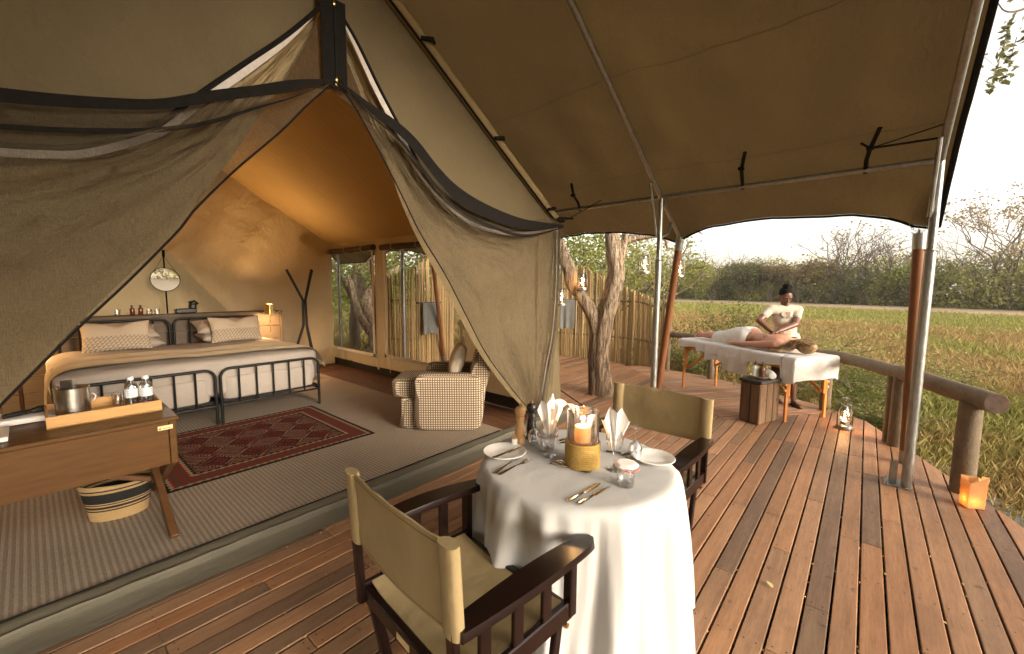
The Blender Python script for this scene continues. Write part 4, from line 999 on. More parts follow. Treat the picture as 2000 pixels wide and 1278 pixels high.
def water(loc, label):
    t = thing('water_bottle', label, 'bottle', loc, .3, 'plastic water bottles')
    r, h = .036, .205
    obj('body', G().lathe([(r*.85, 0), (r, .008), (r*.97, .03), (r, .04), (r, .135), (r*.9, .15), (r*.45, .172), (r*.42, .182)], 20), MT['bglass'], t)
    obj('cap', G().lathe([(r*.52, .180), (r*.52, .203), (r*.45, h)], 16), MT['label'], t)
    obj('label', G().lathe([(r*1.02, .062), (r*1.02, .122)], 20, cap=False), MT['blabel'], t)
    obj('water', G().lathe([(r*.8, .004), (r*.93, .01), (r*.93, .14), (r*.8, .15)], 16), glass('still_water', (.86, .90, .92), opacity=.25) if 'still_water' not in bpy.data.materials else bpy.data.materials['still_water'], t)
water((.42, 3.80, .812), 'left one of two small plastic water bottles in the tray'); water((.495, 3.78, .812), 'right one of two small plastic water bottles in the tray')
tumbler('drinking_glass', 'cut drinking glass behind the water bottles in the tray', (.36, 3.88, .812), .034, .085)
t = thing('notebook', 'white notebook at the left end of the teak desk', 'book', (-.22, 3.58, .801)); obj('pages', G().box((0, 0, .012), (.20, .26, .022), .003), MT['label'], t); obj('cover', G().box((0, 0, .0255), (.205, .265, .004), .001), MT['china'], t)
t = thing('white_folder', 'pale cloth covered folder behind the notebook on the desk', 'folder', (-.14, 3.92, .801)); obj('cover', superq(G(), (0, 0, .02), (.22, .12, .02), .3, .2), MT['napkin'], t)
t = thing('hand_torch', 'black torch lying on the pale folder at the left of the tray', 'torch', (-.06, 3.88, .842), R(25)); obj('handle', G().tube([(-.09, 0, .016), (.03, 0, .016)], .015, 10), MT['phone'], t); obj('head', G().tube([(.03, 0, .016), (.06, 0, .018), (.09, 0, .018)], [.015, .022, .022], 12), MT['phone'], t)
# basket
t = thing('waste_basket', 'oval woven basket with black bands under the desk', 'basket', (.315, 3.84, .061), R(-12))
obj('wall', G().lathe([(.125, 0), (.150, .004), (.158, .05), (.168, .12), (.182, .20), (.190, .235), (.188, .245), (.180, .245), (.172, .225), (.150, .05), (.13, .012), (0, .012)], 44, sy=.66), MT['basket'], t)
obj('rim', G().tube([(.188*math.cos(a), .188*.66*math.sin(a), .243+.006*math.sin(a*2)) for a in np.linspace(0, 6.283, 41)[:-1]], .009, 6, closed=True), MT['basket'], t)
# ------------------------------------------------------------------ dining table
TC = Vector((1.79, 1.08, 0)); TZ = .757; TR = .495
t = thing('dining_table', 'round dining table hidden under the white cloth', 'table', (TC.x, TC.y, 0))
obj('tabletop', G().lathe([(.30, .725), (.485, .725), (.488, .735), (.485, .745), (0, .745)], 40), MT['teakd'], t)
obj('column', G().lathe([(.26, 0), (.26, .03), (.06, .06), (.05, .6), (.12, .72)], 16), MT['teakd'], t)
def cl(u, v):
    a = 2*math.pi*u; c_, s_ = math.cos(a), math.sin(a)
    if v < .32:
        r = TR*(v/.32)**.8*.985; z = TZ-.010*max(0, (v/.32-.93)/.07)**2+.0018*nz(r*c_*9, r*s_*9, 2)+.0012*abs(nz(r*c_*3+1, r*s_*14))
        z += .0015*max(0, 1-abs(c_*r*1.0+.02)/.012)
    else:
        q = (v-.32)/.68; z0 = TZ-.012-q*(.715-.02*nz(c_*2, s_*2, 1)); am = .046*q**.55*(1-.15*q)
        fl = math.sin(a*11+2.2*nz(c_*1.3, s_*1.3, 4)+.9)+.6*math.sin(a*19+3*nz(c_*2, s_*2, q*.6))+.5*nz(c_*4, s_*4, q*1.5)+.28*math.sin(a*37+4*nz(c_*3, s_*3, q))
        r = TR*(1+.012*math.sin(min(1, q*12)*1.57))+am*fl+.045*q; z = z0-.012*q*fl
    return (TC.x+r*c_, TC.y+r*s_, z)
tag(obj('tablecloth', G().grid(200, 60, cl, cu=True), MT['linen'], ang=80), 'white linen cloth falling in folds to the floor around the dining table', 'tablecloth')

# ------------------------------------------------------------------ director chairs
def chair(loc, rz, label):
    t = thing('director_chair', label, 'chair', loc, rz, 'dark wooden director chairs')     # faces local +X
    hw = .315
    for s in (1, -1):
        # arm: tapering board with a rounded front end and a slight curve
        n_ = 22; top = []
        for k in range(n_+1):
            u = k/n_; x = -.004+u*.664; w = .034+.020*math.sin(math.pi*min(1, u*.9+.05))
            if u > .93: w *= math.sqrt(max(.05, 1-((u-.93)/.075)**2))
            top.append((x, w, .672+.014*math.sin(u*math.pi)-.016*u))
        g = G(); vs = []
        for x, w, z in top:
            cy = s*(hw+.01)+s*.012*math.sin((x+.06)/.72*math.pi)
            for dy, dz in ((-1, .0), (-.9, .016), (.9, .016), (1, 0), (1, -.010), (.85, -.018), (-.85, -.018), (-1, -.010)): vs.append((x, cy+w*dy, z+dz))
        m = 8; g.add(vs, [(i*m+j, i*m+(j+1) % m, (i+1)*m+(j+1) % m, (i+1)*m+j) for i in range(n_) for j in range(m)]+[tuple(range(m))[::-1], tuple(n_*m+j for j in range(m))])
        obj('armrest', g, MT['darkwood'], t, ang=30)
        obj('back_post', G().box((-.005, s*hw, .655), (.028, .040, .54), .005, rot('Y', -3)), MT['darkwood'], t)
        obj('front_post', G().box((.545, s*hw, .53), (.040, .040, .26), .005), MT['darkwood'], t)
        obj('side_rail', G().box((.27, s*hw, .425), (.56, .026, .075), .005), MT['darkwood'], t)
        for k in range(3): obj('slat', G().box((.115+k*.145, s*hw, .56), (.048, .018, .205), .004), MT['darkwood'], t)
        for x, x2 in ((.03, .11), (.53, .47)):
            a, b = Vector((x, s*(hw-.035), .44)), Vector((x2, s*(hw-.04), .012)); M = Vector((0, 0, 1)).rotation_difference((a-b).normalized()).to_matrix()
            obj('leg', G().box((a+b)/2, (.042, .026, (a-b).length), .005, M), MT['darkwood'], t)
            obj('bolt', G().tube([(x+(.0 if x < .2 else 0), s*(hw-.025), .36), (x, s*(hw+.004), .36)], .011, 8), MT['brass'], t)
        obj('foot_rail', G().box((.29, s*(hw-.04), .045), (.40, .022, .032), .004), MT['darkwood'], t)
    for x in (.03, .53): obj('cross_rail', G().box((x, 0, .415), (.034, .60, .06), .005), MT['darkwood'], t)
    for x in (.105, .475):
        for s in (1, -1):
            a, b = Vector((x+s*.012, -s*.27, .05)), Vector((x+s*.012, s*.27, .39)); M = Vector((0, 0, 1)).rotation_difference((a-b).normalized()).to_matrix()
            obj('cross_brace', G().box((a+b)/2, (.020, .030, (a-b).length), .003, M), MT['darkwood'], t)
    obj('plaque', G().box((.0115, .0, .415), (.003, .085, .026), .001), MT['plaque'], t)
    # sling seat and back
    obj('seat', G().grid(24, 28, lambda u, v: (.045+u*.47, (v-.5)*.60, .462-.030*math.sin(math.pi*v)**.8-.010*math.sin(math.pi*u)*math.sin(math.pi*v)+.004*nz(u*5, v*5))).grid(24, 28, lambda u, v: (.045+u*.47, (v-.5)*.60, .456-.030*math.sin(math.pi*v)**.8-.010*math.sin(math.pi*u)*math.sin(math.pi*v))), MT['chairfab'], t, ang=80)
    def bk(u, v, d):
        y = (u-.5)*.70; z = .655+v*.285-.004*math.sin(u*3.14)*(1-v)*3
        dip = -.016*math.sin(math.pi*min(1, max(0, (u-.06)/.88)))**.8
        return (-.006+dip*(.7+.3*v)-.005*math.sin(v*6+1)*math.sin(u*3.1)+d-.03*(v-.5)*.6, y, z+.003*math.sin(u*25)*(1 if v > .95 else 0))
    def half(u):                 # half thickness: sleeves round the posts at both ends
        e = min(u, 1-u)*.70
        return .004+.019*math.sqrt(max(0, 1-((e-.036)/.038)**2)) if e < .074 else .004
    us = [0, .004, .012, .026, .045, .062, .078, .090, .099, .104, .107]+list(np.linspace(.12, .88, 26))+[.893, .896, .901, .910, .922, .938, .955, .974, .988, .996, 1]
    ring = [(u, 1) for u in us]+[(u, -1) for u in us[::-1]]; g = G(); nv_ = 12; m_ = len(ring)
    vs = [tuple(Vector(bk(u, j/nv_, 0))+Vector((s_*half(u)*(.25 if u in (0, 1) else 1), 0, 0))) for j in range(nv_+1) for u, s_ in ring]
    g.add(vs, [(j*m_+i, j*m_+(i+1) % m_, (j+1)*m_+(i+1) % m_, (j+1)*m_+i) for j in range(nv_) for i in range(m_)]+[tuple(nv_*m_+i for i in range(m_)), tuple(range(m_))[::-1]])
    b_ = obj('back_sling', g, MT['chairfab'], t, ang=80)
    g = G()
    for u0 in (.112, .888): g.tube([Vector(bk(u0, v, -.005)) for v in np.linspace(.01, .99, 8)], .004, 5, flat=.4)
    for u0, u1 in ((.085, .915),):
        for vv in (.04, .94): g.tube([Vector(bk(u, vv, -.0035)) for u in np.linspace(0.11, .89, 26)], .0025, 5)
    obj('stitching', g, MT['chairseam'], b_)
    return t
chair((.755, 1.145, 0), R(-5), 'dark wooden director chair with olive canvas in the foreground, seen from behind')
chair((2.80, 1.045, 0), R(178), 'dark wooden director chair with olive canvas on the far side of the table')

# ------------------------------------------------------------------ tableware
def at(x, y, z=TZ): return (x, y, z+.001)
def plate(loc, label, r):
    t = tag(obj('side_plate', G().lathe([(r*.55, 0), (r*.60, .003), (r*.66, .008), (r*.97, .015), (r, .017), (r*.985, .0195), (r*.66, .012), (r*.58, .008), (r*.3, .006), (0, .006)], 48), MT['china']), label, 'plate', 'white side plates'); t.location = loc
plate(at(1.605, 1.415), 'white side plate with a butter knife on it', .115); plate(at(2.06, .785), 'white side plate near the far director chair', .108)
def cutlery(kind, a, b, label, z=0.0, group=None):
    """lies from handle end a to tip b"""
    a, b = Vector((*a, TZ+.004+z)), Vector((*b, TZ+.004+z)); d = b-a; L = min(.235, max(.17, d.length)); t = thing(kind, label, kind.split('_')[-1], a, math.atan2(d.y, d.x), group)
    hp = [(0, .0095), (.012, .0125), (L*.25, .0105), (L*.42, .0065), (L*.52, .0055)]
    def flat(prof, th, zf):
        g = G(); vs = []
        for x, w in prof:
            z_ = zf(x); vs += [(x, -w, z_), (x, 0, z_+th), (x, w, z_), (x, 0, z_-th*.5)]
        n_ = len(prof); return g.add(vs, [(i*4+j, i*4+(j+1) % 4, (i+1)*4+(j+1) % 4, (i+1)*4+j) for i in range(n_-1) for j in range(4)]+[(3, 2, 1, 0), tuple((n_-1)*4+j for j in range(4))])
    arch = lambda x: .004*math.sin(math.pi*min(1, x/L))
    if kind.endswith('knife'):
        obj('handle', flat(hp[:4]+[(L*.45, .006)], .004, lambda x: 0.002), MT['steel'], t)
        obj('blade', flat([(L*.45, .007), (L*.5, .012), (L*.85, .012), (L*.95, .008), (L, .002)], .0016, lambda x: .001), MT['steel'], t)
    elif kind.endswith('fork'):
        obj('handle', flat(hp+[(L*.66, .005), (L*.72, .010), (L*.78, .012)], .003, arch), MT['steel'], t); g = G()
        for k in range(4):
            y = -.0115+k*.0077; g.tube([(L*.775, y, arch(L*.78)), (L*.88, y, arch(L*.85)-.001), (L*.99, y, arch(L*.9)+.004)], [.0028, .0025, .0014], 5)
        obj('tines', g, MT['steel'], t)
    else:
        obj('handle', flat(hp+[(L*.68, .005), (L*.73, .0055)], .003, arch), MT['steel'], t)
        obj('bowl', superq(G(), (L*.86, 0, .003), (L*.145, .020, .006), 1, 1, 20, 10), MT['steel'], t)
    return t
cutlery('table_fork', (1.393, 1.297), (1.62, 1.322), 'fork nearer the white side plate on the table left'); cutlery('table_fork', (1.395, 1.272), (1.66, 1.258), 'fork farther from the side plate, second of the pair')
cutlery('table_knife', (1.404, .888), (1.680, .858), 'knife of the front pair nearer the candle'); cutlery('table_knife', (1.412, .845), (1.672, .813), 'knife of the front pair nearer the table edge')
cutlery('butter_knife', (1.486, 1.389), (1.70, 1.377), 'butter knife lying across the left side plate', .019)
cutlery('dessert_spoon', (1.70, .965), (1.705, 1.155), 'spoon beside the rope wrapped candle holder'); cutlery('dessert_fork', (1.665, 1.16), (1.705, .945), 'small fork beside the spoon in front of the candle holder')
cutlery('dinner_fork', (1.99, .905), (2.13, .842), 'outer fork behind the upturned glass at the far setting'); cutlery('dinner_fork', (2.00, .935), (2.14, .875), 'inner fork behind the upturned glass at the far setting')
cutlery('dinner_knife', (1.97, .80), (2.10, .90), 'knife beside the far side plate'); cutlery('dinner_knife', (1.99, 1.02), (2.03, .93), 'knife lying right behind the candle holder')
cutlery('dinner_spoon', (1.95, 1.30), (2.09, 1.255), 'spoon behind the left wine glass'); cutlery('dinner_knife', (1.92, 1.27), (2.06, 1.22), 'knife behind the left wine glass')
# hurricane candle
t = thing('candle_holder', 'glass hurricane candle holder wrapped in yellow rope at the table centre', 'candle holder', at(1.765, 1.035))
obj('glass_cylinder', G().lathe([(.076, .0), (.080, .004), (.080, .278), (.0785, .281), (.077, .278), (.077, .012), (0, .012)], 48), MT['hglass'], t)
g = G()
for k in range(13): g.tube([(.0835*math.cos(a), .0835*math.sin(a), .006+k*.0096+.0006*math.sin(a*40+k)) for a in np.linspace(0, 6.283, 41)[:-1]], .0056, 6, closed=True)
obj('rope_wrap', g, MT['rope'], t)
sand = obj('sand', G().lathe([(.0765, .013), (.0765, .118), (.04, .122), (0, .123)], 30), noisy('sand_fill', (.45, .22, .09), (.36, .17, .07), 60, rough=.95), t)
t = thing('pillar_candle', 'burning cream pillar candle inside the hurricane glass', 'candle', at(1.765, 1.035, TZ+.122))
obj('wax_body', G().lathe([(.0395, 0), (.041, .004), (.041, .074), (.039, .078), (.034, .076), (.012, .072), (0, .072)], 32), MT['wax'], t)
obj('wick', G().tube([(0, 0, .072), (.001, 0, .086)], .0012, 5), MT['phone'], t)
obj('flame', G().lathe([(0, .080), (.0052, .086), (.0062, .092), (.0040, .102), (.0014, .112), (0, .117)], 12), MT['flame'], t)
ld = bpy.data.lights.new('candle_light', 'POINT'); ld.energy = 1.3; ld.color = (1, .55, .2); ld.shadow_soft_size = .012; lo = bpy.data.objects.new('candle_light', ld); COL.objects.link(lo); lo.parent = t; lo.location = (0, 0, .098)
# glasses
def wine(loc, label, up=True, h=.205, r=.040, grp='wine glasses'):
    t = thing('wine_glass', label, 'glass', loc, 0, grp)
    P = [(.036, 0), (.036, .0015), (.006, .006), (.0045, .02), (.0042, h*.42), (.010, h*.46), (r*.75, h*.56), (r, h*.70), (r*.93, h*.88), (r*.80, h), (r*.78, h), (r*.91, h*.88), (r*.975, h*.70), (r*.72, h*.57), (.004, h*.475), (0, h*.475)]
    if not up: P = [(a, h-b) for a, b in P][::-1]; P = P
    obj('bowl_and_stem', G().lathe(P, 28), MT['glass'], t); return t
wine(at(1.745, 1.222), 'wine glass holding the left fanned napkin', True, .20, .043); wine(at(1.815, .885), 'wine glass holding the right fanned napkin', True, .20, .043)
wine(at(1.82, 1.385), 'upturned wine glass beside the black pepper mill', False, .165, .036); wine(at(2.025, .87), 'upturned wine glass beside the far side plate', False, .165, .036)
def napkin(loc, label, rz, seed, flop):
    # folded in pleats, pushed into the glass and fanning out above it
    t = thing('fan_napkin', label, 'napkin', loc, rz, 'fanned napkins in the wine glasses'); n_ = 8; rr_ = random.Random(seed)
    def fan(side):
        def fn(a, b):
            u = a*2-1; zig = (2/math.pi)*math.asin(math.sin(u*math.pi*2.3+seed)); H = .205-.055*u*u+.012*zig*(1 if abs(u) < .95 else 0)
            x = math.sin(zig*1.2)*(.006+.015*b)-.03*(1-u*u)*b*.3+.003*nz(a*4, b*4, seed); y = u*(.016+.052*b**1.25)
            return (x+side, y, b*H)
        return fn
    obj('pleats', G().grid(72, 16, fan(0)).grid(72, 16, fan(.0025)), MT['napkin'], t, ang=50)
    if flop:
        g = G()
        def fl(a, b):
            x = .03*math.sin(b*2.4)+.01; y = -.02-.115*b+.03*(a-.5)*(1-b); z = .15+.045*math.sin(b*2.2)-.085*b*b*(a*1.2)+(.06*(a-.5))*(1.1-b*.4)
            return (x+.006*nz(a*3, b*3), y, z)
        g.grid(12, 14, fl); g.grid(12, 14, lambda a, b: tuple(Vector(fl(a, b))+Vector((.002, 0, -.001)))); obj('corner', g, MT['napkin'], t, ang=80)
        g = G().tube([(0, -.005, .16), (.003, -.008, .21), (0, -.012, .235)], [.022, .012, .003], 8); obj('tip', g, MT['napkin'], t)
napkin(at(1.745, 1.222, TZ+.100), 'white fanned napkin with a drooping corner, left of the candle', R(40), 3, True)
napkin(at(1.815, .885, TZ+.100), 'white fanned napkin right of the candle', R(36), 5, False)
BEADS = [plain('bead_red', (.55, .05, .04), .3), plain('bead_green', (.10, .25, .10), .3), plain('bead_orange', (.7, .22, .04), .3), plain('bead_pink', (.7, .25, .28), .3)]
def covered(loc, label):
    t = tumbler('water_tumbler', label, loc, .043, .105, 'tumblers with beaded covers'); c = thing('beaded_cover', 'lace cover with coloured beads over the %s' % ('tumbler by the wooden mill' if 'left' in label else 'tumbler at the table front'), 'glass cover', (loc[0], loc[1], loc[2]+.106), 0, 'beaded lace covers')
    obj('lace', G().grid(60, 8, lambda u, v: ((r_ := .054*v)*math.cos(u*6.283), r_*math.sin(u*6.283), .0015-max(0, v-.8)*(.055+.012*math.sin(u*6.283*8))), cu=True), MT['napkin'], c, ang=80)
    rr_ = random.Random(loc[0]); gs = [G() for _ in BEADS]
    for k in range(64):
        a = k/64*6.283; z = -.012-.006*abs(math.sin(a*8))-rr_.uniform(0, .008)
        gs[rr_.randrange(4)].ell((.0555*math.cos(a), .0555*math.sin(a), z), (.0033,)*3, 6, 4)
    for gg, m in zip(gs, BEADS): tag(obj('bead', gg, m, c), kind='stuff')
covered(at(1.80, 1.275), 'tumbler with a beaded cover at the table left'); covered(at(1.705, .772), 'tumbler with a beaded cover at the table front')
def mill(loc, mat, label):
    t = thing('pepper_mill', label, 'mill', loc, 0, 'turned pepper mills')
    obj('body', G().lathe([(.030, 0), (.031, .004), (.029, .03), (.026, .034), (.029, .040), (.030, .07), (.024, .105), (.020, .125), (.026, .150), (.022, .158)], 28), mat, t)
    obj('head', G().lathe([(.016, .157), (.024, .163), (.031, .182), (.030, .198), (.022, .210), (.008, .214), (0, .214)], 28), mat, t)
    obj('knob', G().lathe([(.004, .213), (.004, .218), (.009, .221), (.009, .226), (0, .228)], 14), MT['brass'], t)
mill(at(1.775, 1.450), MT['beech'], 'pale turned wooden pepper mill'); mill(at(1.875, 1.445), MT['phone'], 'black turned pepper mill beside the pale one')
t = thing('toothpick_holder', 'small white pot of wooden toothpicks beside the pale mill', 'toothpick pot', at(1.715, 1.440)); obj('pot', G().lathe([(.015, 0), (.017, .003), (.017, .048), (.0145, .048), (.0145, .01), (0, .01)], 20), MT['china'], t)
g = G()
for k in range(16): a, q = k*2.4, .003+.009*(k/16); g.tube([(q*math.cos(a), q*math.sin(a), .012), (q*1.7*math.cos(a), q*1.7*math.sin(a), .066+.004*math.sin(k))], .0011, 4)
tag(obj('toothpick', g, MT['beech'], t), kind='stuff')
# ------------------------------------------------------------------ massage table
AX = math.atan2(-.85, -.527); MC = Vector((6.76, 1.26, 0)); MZ = .82
mt = thing('massage_table', 'folding massage table with honey coloured beech legs', 'massage table', MC, AX)
obj('padded_top', superq(G(), (0, 0, MZ-.045), (.98, .355, .042), .2, .12, 60, 12), noisy('tan_leather', (.22, .12, .06), (.18, .1, .05), 10, rough=.5), mt)
obj('frame', G().box((0, .33, MZ-.12), (1.84, .022, .075), .004).box((0, -.33, MZ-.12), (1.84, .022, .075), .004), MT['tablewood'], mt)
for sx in (-1, 1):
    # arched end board
    n_ = 20; pts = [(-.31, MZ-.085), (.31, MZ-.085)]; arch = [(.31-.62*k/n_, MZ-.15-.085*max(0, abs(1-2*k/n_)-.45)/.55*1.0) for k in range(n_+1)]
    g = G(); pl = [(p[0], p[1]) for p in pts+arch]; vs = [(sx*.90-.011, y, z) for y, z in pl]+[(sx*.90+.011, y, z) for y, z in pl]; k_ = len(pl)
    g.add(vs, [tuple(range(k_)), tuple(range(k_, 2*k_))[::-1]]+[(i, (i+1) % k_, k_+(i+1) % k_, k_+i) for i in range(k_)]); obj('end_board', g, MT['tablewood'], mt, smooth=False)
    for sy in (-1, 1):
        l = obj('leg', G().box((sx*.90, sy*.31, .555), (.030, .052, .47), .004).box((sx*.902, sy*.333, .235), (.026, .040, .47), .004), MT['tablewood'], mt)
        obj('knob', G().tube([(sx*.90, sy*.335, .40), (sx*.90, sy*.375, .40)], [.013, .017], 10).tube([(sx*.90, sy*.335, .47), (sx*.90, sy*.372, .47)], [.013, .017], 10), MT['beech'], l)
        a, b = Vector((sx*.885, sy*.285, .34)), Vector((sx*.40, sy*.285, MZ-.13)); M = Vector((1, 0, 0)).rotation_difference((b-a).normalized()).to_matrix()
        obj('brace', G().box((a+b)/2, ((b-a).length, .022, .036), .004, M), MT['tablewood'], mt)
def table_sheet(name, label, s0, s1, near, far, z_, ends, mat, seed, cat='sheet', nu=90):
    path_n = 60
    def fn(u, v):
        s = s0+(s1-s0)*u; n0, f0 = near(s), far(s); kk = (max(.12, 1-4.5*max(0, s-ends[1], ends[0]-s)) if ends else 1); n0, f0 = n0*kk, f0*kk if f0 > 0 else f0; tot = n0+.74+f0; d = v*tot
        if d < n0: y, z = -.372, z_-(n0-d)
        elif d < n0+.74: y, z = -.37+(d-n0), z_
        else: y, z = .372, z_-(d-n0-.74)
        e = max(0, 1-abs(d-n0)/.045); z -= .012*e*e; y += .012*e*e
        e = max(0, 1-abs(d-n0-.74)/.045); z -= .012*e*e; y -= .012*e*e
        hang = max(0, z_-z-.015)
        if hang > 0: y += math.copysign(1, y)*(.012*math.sin(s*21+seed)+.012*nz(s*5, seed)+.01)*min(1, hang*8)
        if ends:
            over = max(0, s-ends[1]); 
            if over > 0: s2 = ends[1]+.012+.02*nz(y*6, over*4); z -= max(0, over-.012); s = s2+.012*math.sin(y*17)
            over = max(0, ends[0]-s)
            if over > 0: z -= max(0, over-.012); s = ends[0]-.012-.01*math.sin(y*15)
        return (s, y, z+.0035*nz(s*4, y*6, seed))
    o = tag(obj(name, G().grid(nu, path_n, fn), mat, ang=80), label, cat); o.location = MC; o.rotation_euler = (0, 0, AX); return o
table_sheet('massage_sheet', 'white towelling sheet spread over the massage table', -1.10, 1.30, lambda s: .115+.06*(s > -.62)+.03*math.sin(s*4)-(.05 if .36 < s < .84 else 0)+(.17 if s > .84 else 0), lambda s: .16+.02*math.sin(s*5), MZ+.004, (-.995, 1.0), MT['towel'], 1)
table_sheet('draped_towel', 'white towel hanging over the near edge of the massage table', -.42, .12, lambda s: .26+.02*math.sin(s*9), lambda s: -.45, MZ+.012, None, MT['towel'], 3, 'towel', 40)
table_sheet('draped_towel', 'lower white towel hanging beside the first over the massage table edge', -.08, .36, lambda s: .345+.01*math.sin(s*8), lambda s: -.52, MZ+.009, None, MT['towel'], 5, 'towel', 36)

# ------------------------------------------------------------------ people
def cap(g, a, b, r0, r1, n=12):
    a, b = Vector(a), Vector(b); d = b-a; L = d.length; d.normalize(); pts = []; rs = []
    for k in range(5): w = math.pi/2*(k/4); pts.append(a-d*(r0*math.cos(w)*.98)); rs.append(max(.001, r0*math.sin(w)))
    for k in range(1, 5): w = math.pi/2*(k/4); pts.append(b+d*(r1*math.sin(w)*.98)); rs.append(max(.001, r1*math.cos(w)))
    return g.tube(pts, rs, n)
def limb(g, pts, rs):
    for i in range(len(pts)-1): cap(g, pts[i], pts[i+1], rs[i], rs[i+1])
    return g
def fuse(name, g, mat, parent=None, vox=.009, it=6, world=True):
    me = mesh_of(g, name); o = bpy.data.objects.new(name, me); COL.objects.link(o)
    m = o.modifiers.new('r', 'REMESH'); m.mode = 'VOXEL'; m.voxel_size = vox; m.use_smooth_shade = True
    s = o.modifiers.new('s', 'SMOOTH'); s.iterations = it; s.factor = .5
    dg = bpy.context.evaluated_depsgraph_get(); me2 = bpy.data.meshes.new_from_object(o.evaluated_get(dg)); o.modifiers.clear(); o.data = me2; bpy.data.meshes.remove(me)
    me2.polygons.foreach_set('use_smooth', [True]*len(me2.polygons)); me2.materials.clear(); me2.materials.append(mat)
    if parent is not None:
        o.parent = parent
        if world: o.matrix_parent_inverse = WORLD_INV(parent)
    return o
def hand(g, wrist, direc, palm_n, s=1.0, curl=.5, thumb=1):
    """palm and five unequal fingers; direc along the hand, palm_n out of the palm"""
    d = Vector(direc).normalized(); n = Vector(palm_n); n = (n-d*n.dot(d)).normalized(); c = d.cross(n)*thumb
    w = Vector(wrist); pc = w+d*.045*s
    M = Matrix((d, c, n)).transposed(); g.ell(pc, (.052*s, .040*s, .017*s), 12, 8, M)
    for k, (off, L) in enumerate(((-.028, .060), (-.010, .072), (.010, .078), (.028, .072))):
        p0 = w+d*.082*s+c*off*s; p1 = p0+(d*(1-.3*curl)+n*.5*curl)*L*.55*s+c*off*.10*s; p2 = p1+(d*(1-curl)+n*curl)*L*.5*s
        limb(g, [p0-d*.02*s, p0, p1, p2], [.0095*s, .0095*s, .009*s, .0075*s])
    t0 = w+d*.025*s+c*.030*s; limb(g, [t0, t0+(d*.6+c*.6)*.045*s, t0+(d*.95+c*.35+n*.25)*.075*s], [.013*s, .0105*s, .0085*s]); return g
# --- guest lying face down (table frame: +x towards the head end, +y away)
def T(x, y, z): c_, s_ = math.cos(AX), math.sin(AX); return Vector((MC.x+x*c_-y*s_, MC.y+x*s_+y*c_, z))
guest = thing('person', 'person lying face down on the massage table, white towel over the hips', 'person', T(0, 0, MZ))
MR = Matrix.Rotation(AX, 3, 'Z'); Z0 = MZ+.015
g = G()
g.ell(T(.47, 0, Z0+.105), (.20, .180, .100), 18, 10, MR); g.ell(T(.24, 0, Z0+.100), (.20, .140, .092), 18, 10, MR); g.ell(T(.02, 0, Z0+.125), (.19, .185, .125), 18, 10, MR)
for s in (1, -1):
    g.ell(T(.585, s*.155, Z0+.098), (.085, .075, .070), 12, 8, MR)
    g.ell(T(.40, s*.085, Z0+.165), (.085, .055, .030), 12, 8, MR)
    limb(g, [T(.58, s*.19, Z0+.09), T(.27, s*.265, Z0+.052), T(.01, s*.275, Z0+.040)], [.058, .043, .030])
    limb(g, [T(-.02, s*.095, Z0+.11), T(-.42, s*.105, Z0+.075), T(-.60, s*.10, Z0+.075), T(-.82, s*.095, Z0+.052)], [.105, .066, .060, .038])
    limb(g, [T(-.80, s*.095, Z0+.07), T(-.835, s*.095, Z0+.095)], [.036, .034]); limb(g, [T(-.84, s*.095, Z0+.085), T(-.90, s*.10, Z0+.045), T(-.95, s*.102, Z0+.022)], [.036, .034, .020])
    hand(g, T(.01, s*.275, Z0+.040), T(-1, s*.05, 0)-T(0, 0, 0), (0, 0, 1), 1.0, .55, thumb=-s)
limb(g, [T(.62, 0, Z0+.10), T(.76, 0, Z0+.095)], [.062, .056]); g.ell(T(.84, 0, Z0+.078), (.095, .068, .078), 16, 10, MR)
fuse('body', g, MT['skin'], guest, .0085, 8)
g = G(); g.ell(T(.860, 0, Z0+.092), (.124, .094, .094), 20, 12, MR)
hair = fuse('hair', g, MT['hairblond'], guest, .008, 2)
rr_ = random.Random(2); g = G()
for k in range(150):
    q = rr_.uniform(-1, 1); b_ = rr_.uniform(-.2, 1.2); s0 = T(.862+.10*math.sin(b_)+.02, .070*q, Z0+.104+.080*math.cos(b_)*math.sqrt(max(.1, 1-q*q*.8)))
    e = T(.62+rr_.gauss(0, .055), -.13-rr_.random()*.15, Z0+.010+rr_.random()*.012); m1 = T(.80+rr_.gauss(0, .02), .07*q-.065, Z0+.155+rr_.gauss(0, .012)); m2 = T(.73+rr_.gauss(0, .03), -.11+.04*q, Z0+.075+rr_.gauss(0, .018))
    P4 = bez([s0, m1, m2, e], 4); g.tube(P4, list(np.linspace(.0070, .0022, len(P4))), 5)
for k in range(90):
    q = rr_.uniform(-1, 1); P4 = bez([T(.95+rr_.gauss(0, .012), .05*q, Z0+.13), T(.88, .078*q, Z0+.192-.05*q*q), T(.80, .085*q, Z0+.178-.06*q*q), T(.765, .07*q-.02, Z0+.125)], 4); g.tube(P4, list(np.linspace(.004, .0035, len(P4))), 5)
obj('hair_strands', g, MT['hairblond'], guest, True)
def tw(u, v):
    x = -.46+u*.57; a = math.pi*v; h = np.interp(x, [-.46, -.30, -.12, .02, .11], [.165, .195, .262, .272, .222]); w = np.interp(x, [-.46, -.2, .05, .11], [.235, .255, .262, .235])
    e = abs(math.cos(a))**.7*math.copysign(1, math.cos(a)); q = math.sin(a)**.75
    slit = -.018*math.exp(-(math.cos(a)/.16)**2)*max(0, min(1, (-x)/.25))
    skew = .05*math.cos(a)*(u)
    p = T(x+skew, -w*e, Z0-.005+(h+slit)*q+.004*nz(x*7, v*6)); return tuple(p)
tag(obj('hip_towel', G().grid(40, 40, tw).grid(40, 40, lambda u, v: tuple(Vector(tw(u, v))-Vector((0, 0, .004)))), MT['towel'], ang=80), 'white towel wrapped over the hips of the lying person', 'towel')
